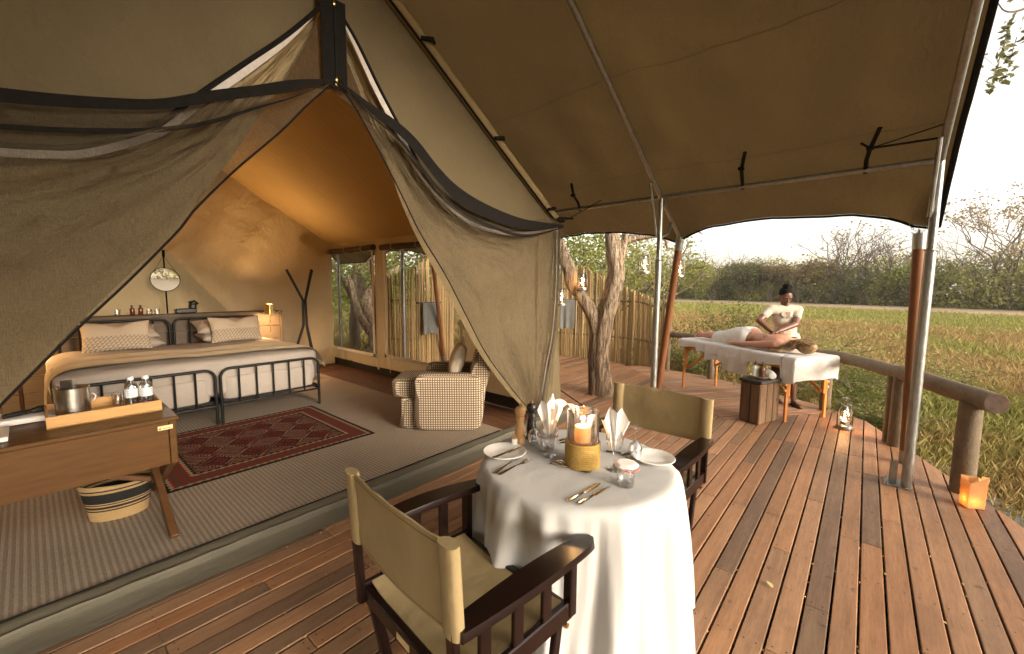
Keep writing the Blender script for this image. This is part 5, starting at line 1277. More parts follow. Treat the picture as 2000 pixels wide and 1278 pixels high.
# --- masseuse
th = thing('person', 'standing person in a khaki short sleeved shirt massaging the guest', 'person', (7.03, .83, 0))
P_ = {k: Vector(v) for k, v in dict(pel=(7.045, .835, .93), wai=(7.00, .85, 1.08), che=(6.935, .865, 1.24), nek=(6.90, .862, 1.375), hd=(6.868, .86, 1.535), shL=(6.765, 1.015, 1.355), shR=(6.985, .715, 1.355), elL=(6.60, 1.115, 1.205), wrL=(6.565, .975, 1.085), elR=(6.80, .715, 1.165), wrR=(6.605, .865, 1.080)).items()}
sx_ = (P_['shR']-P_['shL']).normalized(); fwd_ = Vector((0, 0, 1)).cross(sx_); fwd_ = -fwd_ if fwd_.dot(Vector((-1, -.2, 0))) < 0 else fwd_
MB = Matrix((sx_, fwd_, Vector((0, 0, 1)))).transposed()
def torso(g, k=0.0, lower=True):
    g.ell(P_['che']+Vector((0, 0, .02)), (.165+k, .108+k, .15+k), 20, 12, MB); g.ell(P_['che']-Vector((0, 0, .04))+fwd_*.055, (.135+k, .075+k, .085+k), 16, 10, MB)
    g.ell(P_['wai'], (.135+k, .100+k, .14+k), 18, 10, MB); g.ell(P_['pel'], (.172+k, .120+k, .13+k), 18, 10, MB)
    limb(g, [P_['shL'], P_['shR']], [.052+k, .052+k]); limb(g, [P_['shL'].lerp(P_['nek'], .1)+Vector((0, 0, .0)), P_['nek']+Vector((0, 0, -.01)), P_['shR'].lerp(P_['nek'], .1)], [.055+k, .052+k, .055+k])
g = G(); torso(g)
limb(g, [P_['nek']-Vector((0, 0, .03)), P_['nek']+Vector((-.02, 0, .10))], [.056, .050])
# head looking down and slightly to the image left
hd = P_['hd']; hf = (fwd_*.80+Vector((0, 0, -.50))).normalized(); hs = sx_; hu = hs.cross(hf); hu = hu if hu.z > 0 else -hu; MH = Matrix((hs, hf, hu)).transposed()
H = lambda x, y, z: hd+hs*x+hf*y+hu*z
g.ell(H(0, -.012, .025), (.074, .095, .092), 20, 14, MH); g.ell(H(0, .020, -.035), (.058, .068, .078), 18, 12, MH); g.ell(H(0, .055, -.085), (.028, .028, .026), 12, 8, MH)
for s in (1, -1):
    g.ell(H(s*.036, .058, -.018), (.024, .022, .020), 10, 7, MH); g.ell(H(s*.077, -.01, -.010), (.010, .020, .032), 10, 7, MH); g.ell(H(s*.030, .070, .030), (.026, .014, .010), 10, 6, MH)
    g.ell(H(s*.013, .096, -.032), (.010, .010, .008), 8, 6, MH)
limb(g, [H(0, .080, .018), H(0, .100, -.022)], [.009, .014]); g.ell(H(0, .086, -.058), (.024, .010, .006), 10, 6, MH); g.ell(H(0, .084, -.069), (.020, .010, .007), 10, 6, MH)
for a, b, c, r0, r1, r2, dr, tb in (('shL', 'elL', 'wrL', .054, .045, .033, (.0, -.9, -.45), 1), ('shR', 'elR', 'wrR', .054, .046, .033, (-.55, .75, -.30), -1)):
    limb(g, [P_[a], P_[b], P_[c]], [r0, r1, r2]); hand(g, P_[c], dr, (-.1, .0, -1), 1.02, .35, tb)
for hx, kn, an_ in (((7.00, .76, .88), (6.985, .72, .50), (6.965, .69, .09)), ((7.10, .91, .88), (7.10, .93, .49), (7.10, .94, .09))):
    limb(g, [hx, kn, Vector(kn).lerp(Vector(an_), .35), an_], [.095, .062, .056, .036]); a_ = Vector(an_); limb(g, [a_-Vector((0, 0, .045)), a_+fwd_*.09-Vector((0, 0, .06)), a_+fwd_*.17-Vector((0, 0, .068))], [.034, .032, .020])
fuse('body', g, MT['skind'], th, .0075, 4)
g = G(); torso(g, .014); g.ell(P_['pel']+Vector((0, 0, -.03)), (.190, .138, .13), 18, 10, MB)
for a, b in (('shL', 'elL'), ('shR', 'elR')): limb(g, [P_[a], P_[a].lerp(P_[b], .50)], [.060, .059])
sh = fuse('shirt', g, MT['shirt'], th, .009, 3)
# neck opening, collar, placket, pockets and badge
cf = P_['che']+fwd_*.132; g = G()
for s in (1, -1):
    a = P_['nek']+sx_*(s*.058)-Vector((0, 0, .012)); b = P_['nek']+sx_*(s*.048)+fwd_*.075-Vector((0, 0, .055)); c = P_['nek']+fwd_*.105+sx_*(s*.012)-Vector((0, 0, .115)); o_ = sx_*(s*.04)+Vector((0, 0, -.022))+fwd_*.012
    bk_ = P_['nek']-fwd_*.06+sx_*(s*.02)+Vector((0, 0, .012))
    up_ = Vector((0, 0, .012))
    for q0, q1 in ((bk_, a), (a, b), (b, c)): g.add([q0+up_, q1+up_, q1+o_, q0+o_, q0+o_-Vector((0, 0, .006)), q1+o_-Vector((0, 0, .006))], [(0, 1, 2, 3), (3, 2, 5, 4)])
obj('collar', g, MT['shirt'], th, True, ang=80)
g = G().add([P_['nek']+sx_*-.034+fwd_*.085-Vector((0, 0, .050)), P_['nek']+sx_*.034+fwd_*.085-Vector((0, 0, .050)), P_['nek']+fwd_*.128-Vector((0, 0, .150))], [(0, 1, 2)]); 
obj('neckline', g, MT['skind'], th, True)
dgx = bpy.context.evaluated_depsgraph_get()
def on_shirt(p, d=.0025):
    ok, loc, nrm, _ = sh.closest_point_on_mesh(sh.matrix_world.inverted() @ p if False else p); return loc+nrm*d, nrm
def patch(name, pts, mat, d=.003, th_=th):
    loc = [on_shirt(p, d)[0] for p in pts]; g = G(); n_ = len(loc); cc = sum(loc, Vector())/n_
    g.add(loc+[on_shirt(cc, d+.002)[0]], [(i, (i+1) % n_, n_) for i in range(n_)]); return obj(name, g, mat, th_, True)
cpt = lambda x, z: P_['che']+fwd_*.2+sx_*x+Vector((0, 0, z))
for s in (1, -1):
    patch('pocket', [cpt(s*.030, -.005), cpt(s*.060, -.018), cpt(s*.092, -.005), cpt(s*.092, -.085), cpt(s*.030, -.085)], noisy('khaki_pocket', (.52, .41, .29), (.46, .365, .255), 9, rough=.9) if s > 0 else bpy.data.materials['khaki_pocket'])
g = G()
for z in (-.02, -.075, -.13, -.185): g.ell(on_shirt(cpt(0, z), .003)[0], (.007, .007, .007), 8, 5)
obj('button', g, plain('shirt_button', (.16, .12, .09), .4), th, True)
patch('badge', [cpt(.062+.016*math.cos(a), .052+.011*math.sin(a)) for a in np.linspace(0, 6.28, 11)[:-1]], plain('badge_brown', (.06, .045, .03), .6), .005)
patch('badge', [cpt(.048, .030), cpt(.078, .030), cpt(.078, .022), cpt(.048, .022)], plain('badge_blue', (.06, .16, .26), .6), .005)
# hair, eyes, brows, lips, trousers, sandals
g = G(); g.ell(H(0, -.028, .044), (.081, .094, .090), 20, 12, MH); g.ell(H(0, -.055, .115), (.050, .055, .048), 14, 10, MH); rr_ = random.Random(4)
for k in range(26): a, b = rr_.uniform(0, 6.28), rr_.uniform(.2, 1.5); g.ell(H(.048*math.cos(a)*math.sin(b), -.055+.052*math.sin(a)*math.sin(b), .118+.045*math.cos(b)), (.016, .016, .016), 8, 5)
hr = fuse('hair', g, MT['hairblk'], th, .007, 1)
g = G()
for s in (1, -1): g.ell(H(s*.030, .0835, .006), (.017, .006, .0045), 10, 6, MH)
obj('eyelids', g, plain('eyelid', (.030, .014, .010), .5), th, True); g = G()
for s in (1, -1): g.tube([H(s*.014, .090, .028), H(s*.032, .087, .034), H(s*.050, .074, .027)], [.004, .0045, .002], 6, flat=.6)
obj('brows', g, MT['hairblk'], th, True)
g = G(); g.ell(H(0, .093, -.0585), (.024, .007, .0055), 10, 6, MH); g.ell(H(0, .091, -.069), (.020, .007, .0065), 10, 6, MH); obj('lips', g, MT['lips'], th, True)
g = G(); g.ell(P_['pel']-Vector((0, 0, .03)), (.182, .130, .12), 18, 10, MB)
for hx, kn, e in (((7.00, .76, .88), (6.985, .72, .50), (6.978, .71, .36)), ((7.10, .91, .88), (7.10, .93, .49), (7.10, .935, .36))): limb(g, [hx, kn, e], [.108, .076, .074])
fuse('trousers', g, MT['trouser'], th, .010, 3)
for an_ in ((6.965, .69, .09), (7.10, .94, .09)):
    a_ = Vector(an_); a_.z = 0; g = superq(G(), a_+fwd_*.065+Vector((0, 0, .008)), (.042, .135, .008), .3, .8, 24, 6, M=MB)
    for q in (.02, .07, .12): g.tube([a_+fwd_*q+sx_*(.040*math.cos(w))+Vector((0, 0, .012+.055*math.sin(w)*(1-q*2.5))) for w in np.linspace(0, math.pi, 9)], .007, 6, flat=.5)
    obj('sandal', g, MT['trouser'], th, True)

# ------------------------------------------------------------------ sleeper block table
st = thing('timber_block', 'stool high block of rough dark sleeper timbers on the deck', 'side table', (5.86, .93, 0), R(-22))
rr_ = random.Random(9)
for i in range(3):
    for j in range(2):
        h = .50+rr_.uniform(-.006, .0); g = G(); w, d = .134+rr_.uniform(-.004, .004), .126
        g.box(((i-1)*.137, (j-.5)*.130+rr_.uniform(-.005, .005), h/2+.001), (w, d, h), .012); obj('timber', g, MT['stump'], st)
obj('slate_top', G().box((0, 0, .522), (.425, .285, .038), .006), MT['slate'], st)
t = thing('serving_dish', 'boat shaped pale dish on the sleeper block', 'dish', (5.86, .92, .542), R(-22))
obj('bowl', G().grid(40, 10, lambda u, v: ((q := .02+.98*v)*.20*math.cos(u*6.283), q*.115*math.sin(u*6.283), .004+.030*q**3+.016*q**4*math.cos(u*6.283)**2), cu=True).grid(40, 10, lambda u, v: ((q := .02+.98*v)*.20*math.cos(u*6.283), q*.115*math.sin(u*6.283), -.003+.034*q**3+.016*q**4*math.cos(u*6.283)**2), cu=True), wood('dish_wood', (.62, .50, .36), (.5, .38, .25), 'X', .4), t, ang=80)
bottle('pump_bottle', 'frosted white pump bottle on the boat shaped dish', 'bottle', (5.775, .985, .547), .036, .20, MT['milk'], MT['phone'], True)
bottle('pump_bottle', 'amber brown pump bottle on the boat shaped dish', 'bottle', (5.765, .905, .547), .036, .20, MT['amber'], MT['phone'], True, None, plain('brown_label', (.07, .03, .015), .5))
t = thing('rolled_towel', 'rolled white hand towel at the end of the dish', 'towel', (5.925, .84, .590), R(20))
g = G().tube([(-.11, 0, 0), (-.105, 0, 0), (0, 0, .003), (.105, 0, 0), (.11, 0, 0)], [.036, .043, .045, .043, .036], 20); obj('roll', g, MT['towel'], t)
g = G().tube([(.1115, .034*(1-k/40)*math.cos(k*.5), .034*(1-k/40)*math.sin(k*.5)) for k in range(34)], .0025, 4); obj('spiral', g, MT['napkin'], t)

# ------------------------------------------------------------------ lanterns, paper bag, railing
MT['iron'] = plain('dull_iron', (.085, .08, .07), .45, .6)
def lantern(loc, label, s=1.0, rz=0, lit=.6, grp='paraffin lanterns'):
    t = thing('storm_lantern', label, 'lantern', loc, rz, grp); t.scale = (s, s, s)
    obj('tank', G().lathe([(.074, 0), (.080, .004), (.082, .018), (.078, .040), (.05, .055), (.035, .058), (.035, .075), (.044, .080), (.044, .088), (0, .088)], 24), MT['galv'], t)
    obj('chimney', G().lathe([(.036, .088), (.052, .115), (.056, .140), (.050, .175), (.038, .205), (.034, .218)], 24, cap=False), MT['hglass'], t)
    obj('hood', G().lathe([(.040, .214), (.042, .222), (.030, .240), (.030, .262), (.020, .272), (0, .272)], 20), MT['galv'], t)
    for q in (1, -1): obj('side_tube', G().tube(bez([(q*.074, 0, .02), (q*.082, 0, .10), (q*.074, 0, .22), (q*.050, 0, .285), (q*.028, 0, .262)], 5), .0085, 7), MT['iron'], t)
    obj('bail', G().tube(bez([(-.080, 0, .22), (-.060, .01, .33), (-.03, .01, .362), (.03, .01, .362), (.060, .01, .33), (.080, 0, .22)], 5), .0035, 5), MT['iron'], t)
    obj('guard_wire', G().tube([(.062*math.cos(a), .062*math.sin(a), .150+.03*math.cos(a)) for a in np.linspace(0, 6.283, 21)[:-1]], .002, 4, closed=True), MT['iron'], t)
    obj('flame', G().lathe([(0, .088), (.012, .098), (.015, .112), (.008, .135), (0, .155)], 12), MT['lflame'], t)
    ld = bpy.data.lights.new('lantern_light', 'POINT'); ld.energy = lit; ld.color = (1, .52, .2); ld.shadow_soft_size = .02; lo = bpy.data.objects.new('lantern_light', ld); COL.objects.link(lo); lo.parent = t; lo.location = (0, 0, .165)
lantern((6.20, .10, .003), 'lit storm lantern standing on the deck beside the massage table', 1.0, R(-50), 1.4)
t = thing('paper_bag', 'brown paper bag lantern glowing at the deck edge', 'paper bag', (4.58, -.72, .003), R(-62))
def bagf(u, v):
    a = u*4; k = int(a) % 4; f = a-int(a); w, d = .055, .038; cs = [(-w, -d), (w, -d), (w, d), (-w, d)]; p, q = cs[k], cs[(k+1) % 4]
    x, y = p[0]+(q[0]-p[0])*f, p[1]+(q[1]-p[1])*f
    if k in (1, 3): x += (-.014 if k == 1 else .014)*math.sin(f*math.pi)*v*1.2
    z = v*(.225+.03*(x/w)*(1 if y < 0 else -.2)); return (x*(1+.05*v)+.004*nz(u*9, v*6), y*(1+.15*v)+.005*nz(u*7, v*7, 2), z)
obj('paper_sides', G().grid(48, 18, bagf, cu=True).box((0, 0, .002), (.11, .076, .003)), MT['paper'], t, ang=60)
obj('tea_light', G().lathe([(.019, .004), (.019, .02), (0, .02)], 14), MT['brushed'], t); obj('flame', G().lathe([(0, .022), (.005, .03), (0, .046)], 8), MT['lflame'], t)
ld = bpy.data.lights.new('bag_light', 'POINT'); ld.energy = .10; ld.color = (1, .42, .12); ld.shadow_soft_size = .012; lo = bpy.data.objects.new('bag_light', ld); COL.objects.link(lo); lo.parent = t; lo.location = (-.02, 0, .06)
rl = thing('log_railing', 'rustic round log railing along the deck edge', 'railing', (5.876, -.33, 0))
POSTS = [(4.87, -.70, .072), (5.88, -.34, .070), (6.97, .33, .062), (8.03, 2.07, .058)]
for x, y, r in POSTS:
    obj('post', G().tube([(x, y, -.28), (x, y, .2), (x+.004, y, .5), (x, y, .745)], [r*1.03, r*1.01, r, r*.97], 18), MT['log'], rl, True)
obj('post', G().tube([(5.985, -.285, -.28), (5.985, -.285, .74)], .052, 16), MT['log'], rl, True)
def raillog(pts, r):
    P = resample(bez(pts, 6), 24); g = G().tube([p+Vector((.006*nz(p.x*3, p.y*3), 0, .008*nz(p.y*2, p.x*2))) for p in P], [r*(1+.06*nz(p.x*4, p.y*4, 5)) for p in P], 18); return obj('rail', g, MT['railwood'], rl, True)
a_, b_ = Vector((4.70, -.80, .795)), Vector((5.90, -.335, .785)); r1_ = raillog([a_, (5.3, -.57, .79), b_], .078)
d_ = (a_-b_).normalized(); obj('cut_end', G().tube([a_, a_+d_*.004], [.076, .074], 18), MT['cutend'], r1_, True)
raillog([(5.86, -.36, .78), (6.45, -.02, .775), (6.99, .345, .765)], .070); raillog([(6.95, .30, .76), (7.5, 1.2, .745), (8.05, 2.10, .735)], .062); raillog([(8.03, 2.05, .735), (8.25, 2.6, .725), (8.42, 3.08, .72)], .058)
# ------------------------------------------------------------------ pole fence
def pole_fence(path, tops, label, group=None, step=.060, seed=1):
    P = bez([(a, b, 0) for a, b in path], 10); L = sum((q-p).length for p, q in zip(P, P[1:])); n_ = int(L/step)
    t = thing('pole_fence', label, 'fence', (path[0][0], path[0][1], 0), 0, group); rr_ = random.Random(seed)
    base = []
    for k in range(4):
        base.append(mesh_of(G().tube([(0, 0, 0), (.003*k, .002, .33), (-.003, .003*k, .66), (.002, 0, 1.0)], [.0215+.001*k, .0205, .021, .019], 7), 'fence_pole'))
        base[-1].materials.append(MT['polefence'])
    for i in range(n_+1):
        p = samp(P, i/n_); h = np.interp(i/n_, np.linspace(0, 1, len(tops)), tops)+rr_.uniform(-.035, .035)
        o = obj('pole', base[rr_.randrange(4)], None, t); o.location = (p.x-path[0][0]+rr_.uniform(-.008, .008), p.y-path[0][1]+rr_.uniform(-.008, .008), -.10)
        o.rotation_euler = (rr_.uniform(-.012, .012), rr_.uniform(-.012, .012), rr_.uniform(0, 6)); o.scale = (rr_.uniform(.85, 1.2),)*2+(h+.10,)
    for z in (.55, 1.35):
        g = G(); q = [samp(P, i/30) for i in range(31)]; g.tube([(a.x, a.y+.035, z*min(1, np.interp(j/30, np.linspace(0, 1, len(tops)), tops)/1.5)) for j, a in enumerate(q)], .022, 7); obj('wire_rail', g, MT['log'], t, True)
    return t, P
fa, PA = pole_fence([(8.36, 3.10), (8.46, 3.9), (8.44, 4.7), (8.28, 5.6), (7.95, 6.6), (7.4, 7.3)], [1.34, 1.58, 1.92, 2.22, 2.38, 2.45, 2.45], 'screen of upright split poles behind the forked tree', None, .045)
fb, PB = pole_fence([(4.86, 7.85), (4.84, 7.45), (5.10, 7.14), (5.62, 7.04), (6.25, 7.12)], [1.75, 1.82, 1.98, 2.20, 2.38, 2.45], 'curved screen of upright poles seen through the tent window', None, .044, 2)
obj('end_post', G().tube([(8.33, 2.98, -.2), (8.33, 2.98, 1.42)], .055, 12), MT['log'], fa, True)
def towel_on_rail(a, b, z, drop, label, off):
    a, b = Vector((*a, z)), Vector((*b, z)); n_ = Vector((*off, 0)); t = thing('towel_rail', 'black towel rail on the pole screen %s' % ('seen through the tent window' if 'window' in label else 'beside the tent corner'), 'towel rail', a)
    d = b-a; obj('bar', G().tube([a-d*.25+n_, b+d*.25+n_], .009, 8), MT['black'], t, True); g = G()
    for q in (a-d*.25, b+d*.25): g.tube([q, q+n_], .016, 8)
    obj('bracket', g, MT['black'], t, True)
    def fn(u, v):
        p = a.lerp(b, u)+n_; s = v*2-1; w = .018+.004*math.sin(u*19)*abs(s)
        o_ = n_.normalized()*(w if s > 0 else -w*.7)*(1 if abs(s) > .04 else s/.04); return tuple(p+o_+Vector((0, 0, .012-drop*abs(s)*(1 if s > 0 else .8)-.01*math.sin(u*9)*abs(s)))+n_.normalized()*.012*math.sin(u*14+1)*abs(s))
    tag(obj('grey_towel', G().grid(26, 44, fn), MT['greytowel'], ang=80), label, 'towel')
towel_on_rail((5.30, 7.05), (5.63, 6.99), 1.30, .66, 'grey towel on the rail seen through the tent window', (.0, -.09))
towel_on_rail((8.13, 5.42), (8.25, 5.10), 1.36, .68, 'grey towel over the rail beside the tent corner and forked tree', (-.09, -.02))

# ------------------------------------------------------------------ forked tree growing through the deck
ft = thing('forked_tree', 'forked grey tree trunk growing up through the deck', 'tree', (5.70, 3.02, 0))
def trunk_tube(pts, rads, n=16, seed=0):
    P = bez(pts, 7); Rr = np.interp(np.linspace(0, 1, len(P)), np.linspace(0, 1, len(rads)), rads); g = G(); g.tube(P, list(Rr), n)
    vs = []
    for i, p in enumerate(P):
        for j in range(n):
            v = Vector(g.v[i*n+j]); d = v-p; a = j/n*6.283; k = 1+.10*math.sin(a*3+seed+p.z*1.3)+.13*nz(math.cos(a)*1.5+seed, math.sin(a)*1.5, p.z*1.1)+.05*math.sin(a*7+p.z*2+seed); vs.append(tuple(p+d*k))
    g.v = vs; return g
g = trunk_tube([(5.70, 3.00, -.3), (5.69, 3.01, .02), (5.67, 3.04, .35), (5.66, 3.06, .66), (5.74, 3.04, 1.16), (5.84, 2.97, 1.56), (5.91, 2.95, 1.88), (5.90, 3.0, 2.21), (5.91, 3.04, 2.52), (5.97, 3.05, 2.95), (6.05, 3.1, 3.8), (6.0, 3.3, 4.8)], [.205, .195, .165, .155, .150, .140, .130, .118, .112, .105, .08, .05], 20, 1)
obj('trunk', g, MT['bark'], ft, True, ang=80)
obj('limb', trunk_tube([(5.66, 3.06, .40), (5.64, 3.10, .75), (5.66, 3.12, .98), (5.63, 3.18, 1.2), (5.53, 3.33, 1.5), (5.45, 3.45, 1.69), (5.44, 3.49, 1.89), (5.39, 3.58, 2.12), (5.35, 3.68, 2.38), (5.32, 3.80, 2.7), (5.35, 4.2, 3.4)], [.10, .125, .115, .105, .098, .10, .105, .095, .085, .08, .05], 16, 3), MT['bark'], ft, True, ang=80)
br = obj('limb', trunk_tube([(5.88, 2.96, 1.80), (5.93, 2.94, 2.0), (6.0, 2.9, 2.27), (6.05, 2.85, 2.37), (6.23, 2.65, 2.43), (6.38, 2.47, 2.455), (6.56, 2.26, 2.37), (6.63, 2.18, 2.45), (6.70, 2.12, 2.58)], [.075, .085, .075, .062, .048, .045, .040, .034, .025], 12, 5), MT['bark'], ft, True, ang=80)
obj('twig', trunk_tube([(6.40, 2.45, 2.44), (6.44, 2.40, 2.36), (6.46, 2.38, 2.26), (6.52, 2.30, 2.25)], [.028, .022, .018, .012], 8, 2), MT['bark'], br, True); obj('twig', trunk_tube([(6.70, 2.12, 2.57), (6.77, 2.06, 2.53), (6.84, 1.99, 2.47)], [.022, .016, .008], 8, 4), MT['bark'], br, True); obj('twig', trunk_tube([(6.02, 2.88, 2.33), (6.0, 2.86, 2.48), (6.04, 2.80, 2.60), (6.1, 2.8, 3.2)], [.05, .045, .04, .03], 8, 4), MT['bark'], br, True)
for loc, lb, s in (((5.42, 3.25, 1.60), 'lit lantern hanging before the pole screen left of the trunk', .9), ((5.12, 3.42, 1.37), 'lit lantern half hidden by the tent corner', .9), ((6.04, 2.56, 1.85), 'lit lantern hanging from the bare branch right of the trunk', 1.0), ((6.42, 2.18, 1.80), 'lit lantern hanging behind the leaning timber prop', .95)):
    lantern(loc, lb, s, R(-50), .8)
    hk = G().tube([(loc[0], loc[1], loc[2]+.355*s), (loc[0], loc[1], 2.30 if loc[0] < 5.9 else 2.42)], .003, 5)
    obj('hook_wire', hk, MT['black'], ft, True)

# ------------------------------------------------------------------ foliage
def fast_mesh(name, V, F, mat):
    me = bpy.data.meshes.new(name); V = np.asarray(V, np.float32); F = np.asarray(F, np.int32); k = F.shape[1]
    me.vertices.add(len(V)); me.vertices.foreach_set('co', V.ravel()); me.loops.add(F.size); me.loops.foreach_set('vertex_index', F.ravel())
    me.polygons.add(len(F)); me.polygons.foreach_set('loop_start', np.arange(0, F.size, k, dtype=np.int32)); me.update(calc_edges=True); me.materials.append(mat); return me
def leaves(C_, size, aspect=.5, rng=RNG, up=.3):
    C_ = np.asarray(C_); n = len(C_); a = rng.normal(size=(n, 3)); a[:, 2] *= .7; a /= np.linalg.norm(a, axis=1)[:, None]
    b = rng.normal(size=(n, 3)); b[:, 2] += up; b -= a*np.sum(a*b, 1)[:, None]; b /= np.linalg.norm(b, axis=1)[:, None]
    s = (np.asarray(size)*rng.uniform(.6, 1.35, n))[:, None]
    V = np.stack([C_-a*s*.5, C_+b*s*aspect*.5, C_+a*s*.5, C_-b*s*aspect*.5], 1).reshape(-1, 3); return V, np.arange(n*4).reshape(n, 4)
def clumps(center, rad, ncl, per, spread, rng=RNG, flat=.75, shell=.55, low=-1):
    d = rng.normal(size=(ncl, 3)); d /= np.linalg.norm(d, axis=1)[:, None]; d[:, 2] = np.where(d[:, 2] < low, -d[:, 2], d[:, 2])
    r = rng.uniform(shell, 1.0, ncl)[:, None]**.8; cc = np.asarray(center)+d*r*np.asarray(rad)
    w = rng.uniform(.5, 1.3, ncl)
    out = cc[:, None, :]+rng.normal(size=(ncl, per, 3))*np.asarray([spread, spread, spread*flat])*w[:, None, None]; return out.reshape(-1, 3), cc
LM = {'olive': leafmat('bush_leaves', (.27, .29, .085), (.35, .33, .105), (.42, .36, .15)), 'green': leafmat('green_leaves', (.18, .225, .05), (.25, .27, .065), (.33, .29, .085)), 'dry': leafmat('dry_leaves', (.27, .19, .09), (.20, .155, .075), (.33, .24, .13)),
      'lush': leafmat('near_leaves', (.10, .135, .03), (.15, .165, .04), (.24, .20, .06)), 'dark': leafmat('dark_leaves', (.13, .145, .06), (.19, .185, .07), (.24, .20, .09))}
def branches(g, base, height, rad, n, rng, r0=.05, lean=.3):
    tips = []
    for k in range(n):
        a = rng.uniform(0, 6.283); q = rng.uniform(.4, 1.0); e = Vector(base)+Vector((math.cos(a)*rad*q, math.sin(a)*rad*q, height*rng.uniform(.6, 1.0)))
        m = Vector(base).lerp(e, .45)+Vector((rng.normal()*.08*rad, rng.normal()*.08*rad, height*.12)); g.tube([Vector(base)+Vector((rng.normal()*.03, rng.normal()*.03, -.05)), m, e], [r0, r0*.6, r0*.2], 5); tips.append(e)
        for j in range(3):
            s = m.lerp(e, rng.uniform(.1, .8)); e2 = s+Vector((rng.normal()*rad*.35, rng.normal()*rad*.35, abs(rng.normal())*height*.22)); g.tube([s, s.lerp(e2, .5)+Vector((0, 0, .02)), e2], [r0*.4, r0*.28, r0*.1], 4); tips.append(e2)
    return tips
def shrub(name, label, cat, loc, h, rad, nleaf, lsize, mat, seed, group=None, nst=9, aspect=.5, r0=.014, bark='bark2'):
    rng = np.random.default_rng(seed); t = thing(name, label, cat, loc, 0, group); g = G(); tips = branches(g, (0, 0, 0), h, rad, nst, rng, r0)
    obj('stems', g, MT[bark], t)
    tp = np.array([list(p) for p in tips]); idx = rng.integers(0, len(tp), nleaf); f = rng.uniform(.35, 1.08, nleaf)[:, None]
    pts = tp[idx]*np.concatenate([f, f, f**.8], 1)+rng.normal(size=(nleaf, 3))*np.array([.09, .09, .08])*rad*1.1
    obj('foliage', fast_mesh('foliage', *leaves(pts, np.full(nleaf, lsize), aspect, rng), LM[mat]), None, t); return t
NB = 'leafy shrubs beyond the railing'
shrub('leafy_shrub', 'tall airy green shrub rising behind the guest on the massage table', 'shrub', (9.3, 2.15, -.3), 1.75, .95, 2600, .055, 'lush', 1, NB)
shrub('leafy_shrub', 'green shrub under the foot end of the massage table beyond the deck', 'shrub', (8.75, 2.6, -.32), .85, .8, 1900, .05, 'lush', 2, NB)
shrub('leafy_shrub', 'low green shrub between the fence end and the leaning prop', 'shrub', (9.4, 3.6, -.32), .95, .9, 1500, .055, 'lush', 3, NB)
shrub('leafy_shrub', 'low green shrub in the shade of the massage table head', 'shrub', (8.05, .95, -.32), .62, .75, 1900, .045, 'lush', 4, NB)
shrub('leafy_shrub', 'spreading green shrub right of the massage table beyond the rail', 'shrub', (8.3, -.25, -.32), .85, .95, 2400, .048, 'lush', 5, NB)
shrub('leafy_shrub', 'low green shrub beneath the rail near the deck lantern', 'shrub', (7.35, -.35, -.32), .50, .65, 1900, .042, 'lush', 6, NB)
shrub('leafy_shrub', 'wispy pale shrub in the grass behind the standing person', 'shrub', (11.5, .9, -.35), 1.15, 1.3, 2200, .055, 'olive', 7, NB)
shrub('leafy_shrub', 'small dry shrub in the grass right of the standing person', 'shrub', (10.6, -.75, -.35), .8, 1.0, 1400, .05, 'olive', 8, NB)
# trees near the screens and behind the tent windows
def tree(name, label, loc, h, crown_r, crown_c, nleaf, lsize, mat, seed, group=None, r0=.12, nb=7, shell=.3, spread=.35, trunk_h=None):
    rng = np.random.default_rng(seed); t = thing(name, label, 'tree', loc, 0, group); g = G(); th_ = trunk_h or crown_c*.6
    g.tube(bez([(0, 0, -.2), (rng.normal()*.08, rng.normal()*.08, th_*.5), (rng.normal()*.15, rng.normal()*.15, th_), (rng.normal()*.2, rng.normal()*.2, crown_c)], 5), list(np.linspace(r0, r0*.4, 16)), 9)
    for k in range(nb):
        a = rng.uniform(0, 6.283); z0 = th_*rng.uniform(.55, 1.0); e = Vector((math.cos(a)*crown_r[0]*rng.uniform(.5, .95), math.sin(a)*crown_r[1]*rng.uniform(.5, .95), crown_c+crown_r[2]*rng.uniform(-.3, .7))); s = Vector((0, 0, z0)); m = s.lerp(e, .5)+Vector((rng.normal()*.15, rng.normal()*.15, rng.normal()*.15+.1))
        g.tube(bez([s, m, e], 5), list(np.linspace(r0*.45, r0*.08, 11)), 6)
        for j in range(4):
            q = m.lerp(e, rng.uniform(.0, .9)); e2 = q+Vector((rng.normal()*crown_r[0]*.35, rng.normal()*crown_r[1]*.35, rng.normal()*.3+.2)); g.tube([q, q.lerp(e2, .5)+Vector((0, 0, .05)), e2], [r0*.16, r0*.1, r0*.04], 4)
    obj('trunk', g, MT['bark2'], t)
    if nleaf:
        per = 26; pts, _ = clumps((0, 0, crown_c), crown_r, max(1, nleaf//per), per, spread, rng, .7, shell); obj('crown', fast_mesh('crown', *leaves(pts, np.full(len(pts), lsize), .6, rng), LM[mat]), None, t)
    return t
GT = 'leafy trees round the camp'
tree('leafy_tree', 'yellow green leafy tree above the pole screen by the tent corner', (10.2, 6.15, -.3), 5, (1.3, 1.3, 1.3), 3.0, 3400, .10, 'green', 11, GT, .10)
tree('leafy_tree', 'olive tree behind the low end of the pole screen', (15.5, 7.6, -.3), 5, (2.3, 2.3, 1.5), 2.6, 4200, .13, 'olive', 12, GT, .14)
tree('leafy_tree', 'thin leaved tree left of the leaning prop against the sky', (17.5, 6.6, -.3), 5, (2.0, 2.0, 1.2), 3.0, 1500, .12, 'green', 13, GT, .12)
tree('leafy_tree', 'dense green tree seen through the farther tent window', (8.0, 14.0, -.3), 6, (2.4, 2.4, 2.2), 2.6, 5200, .13, 'green', 14, GT, .20)
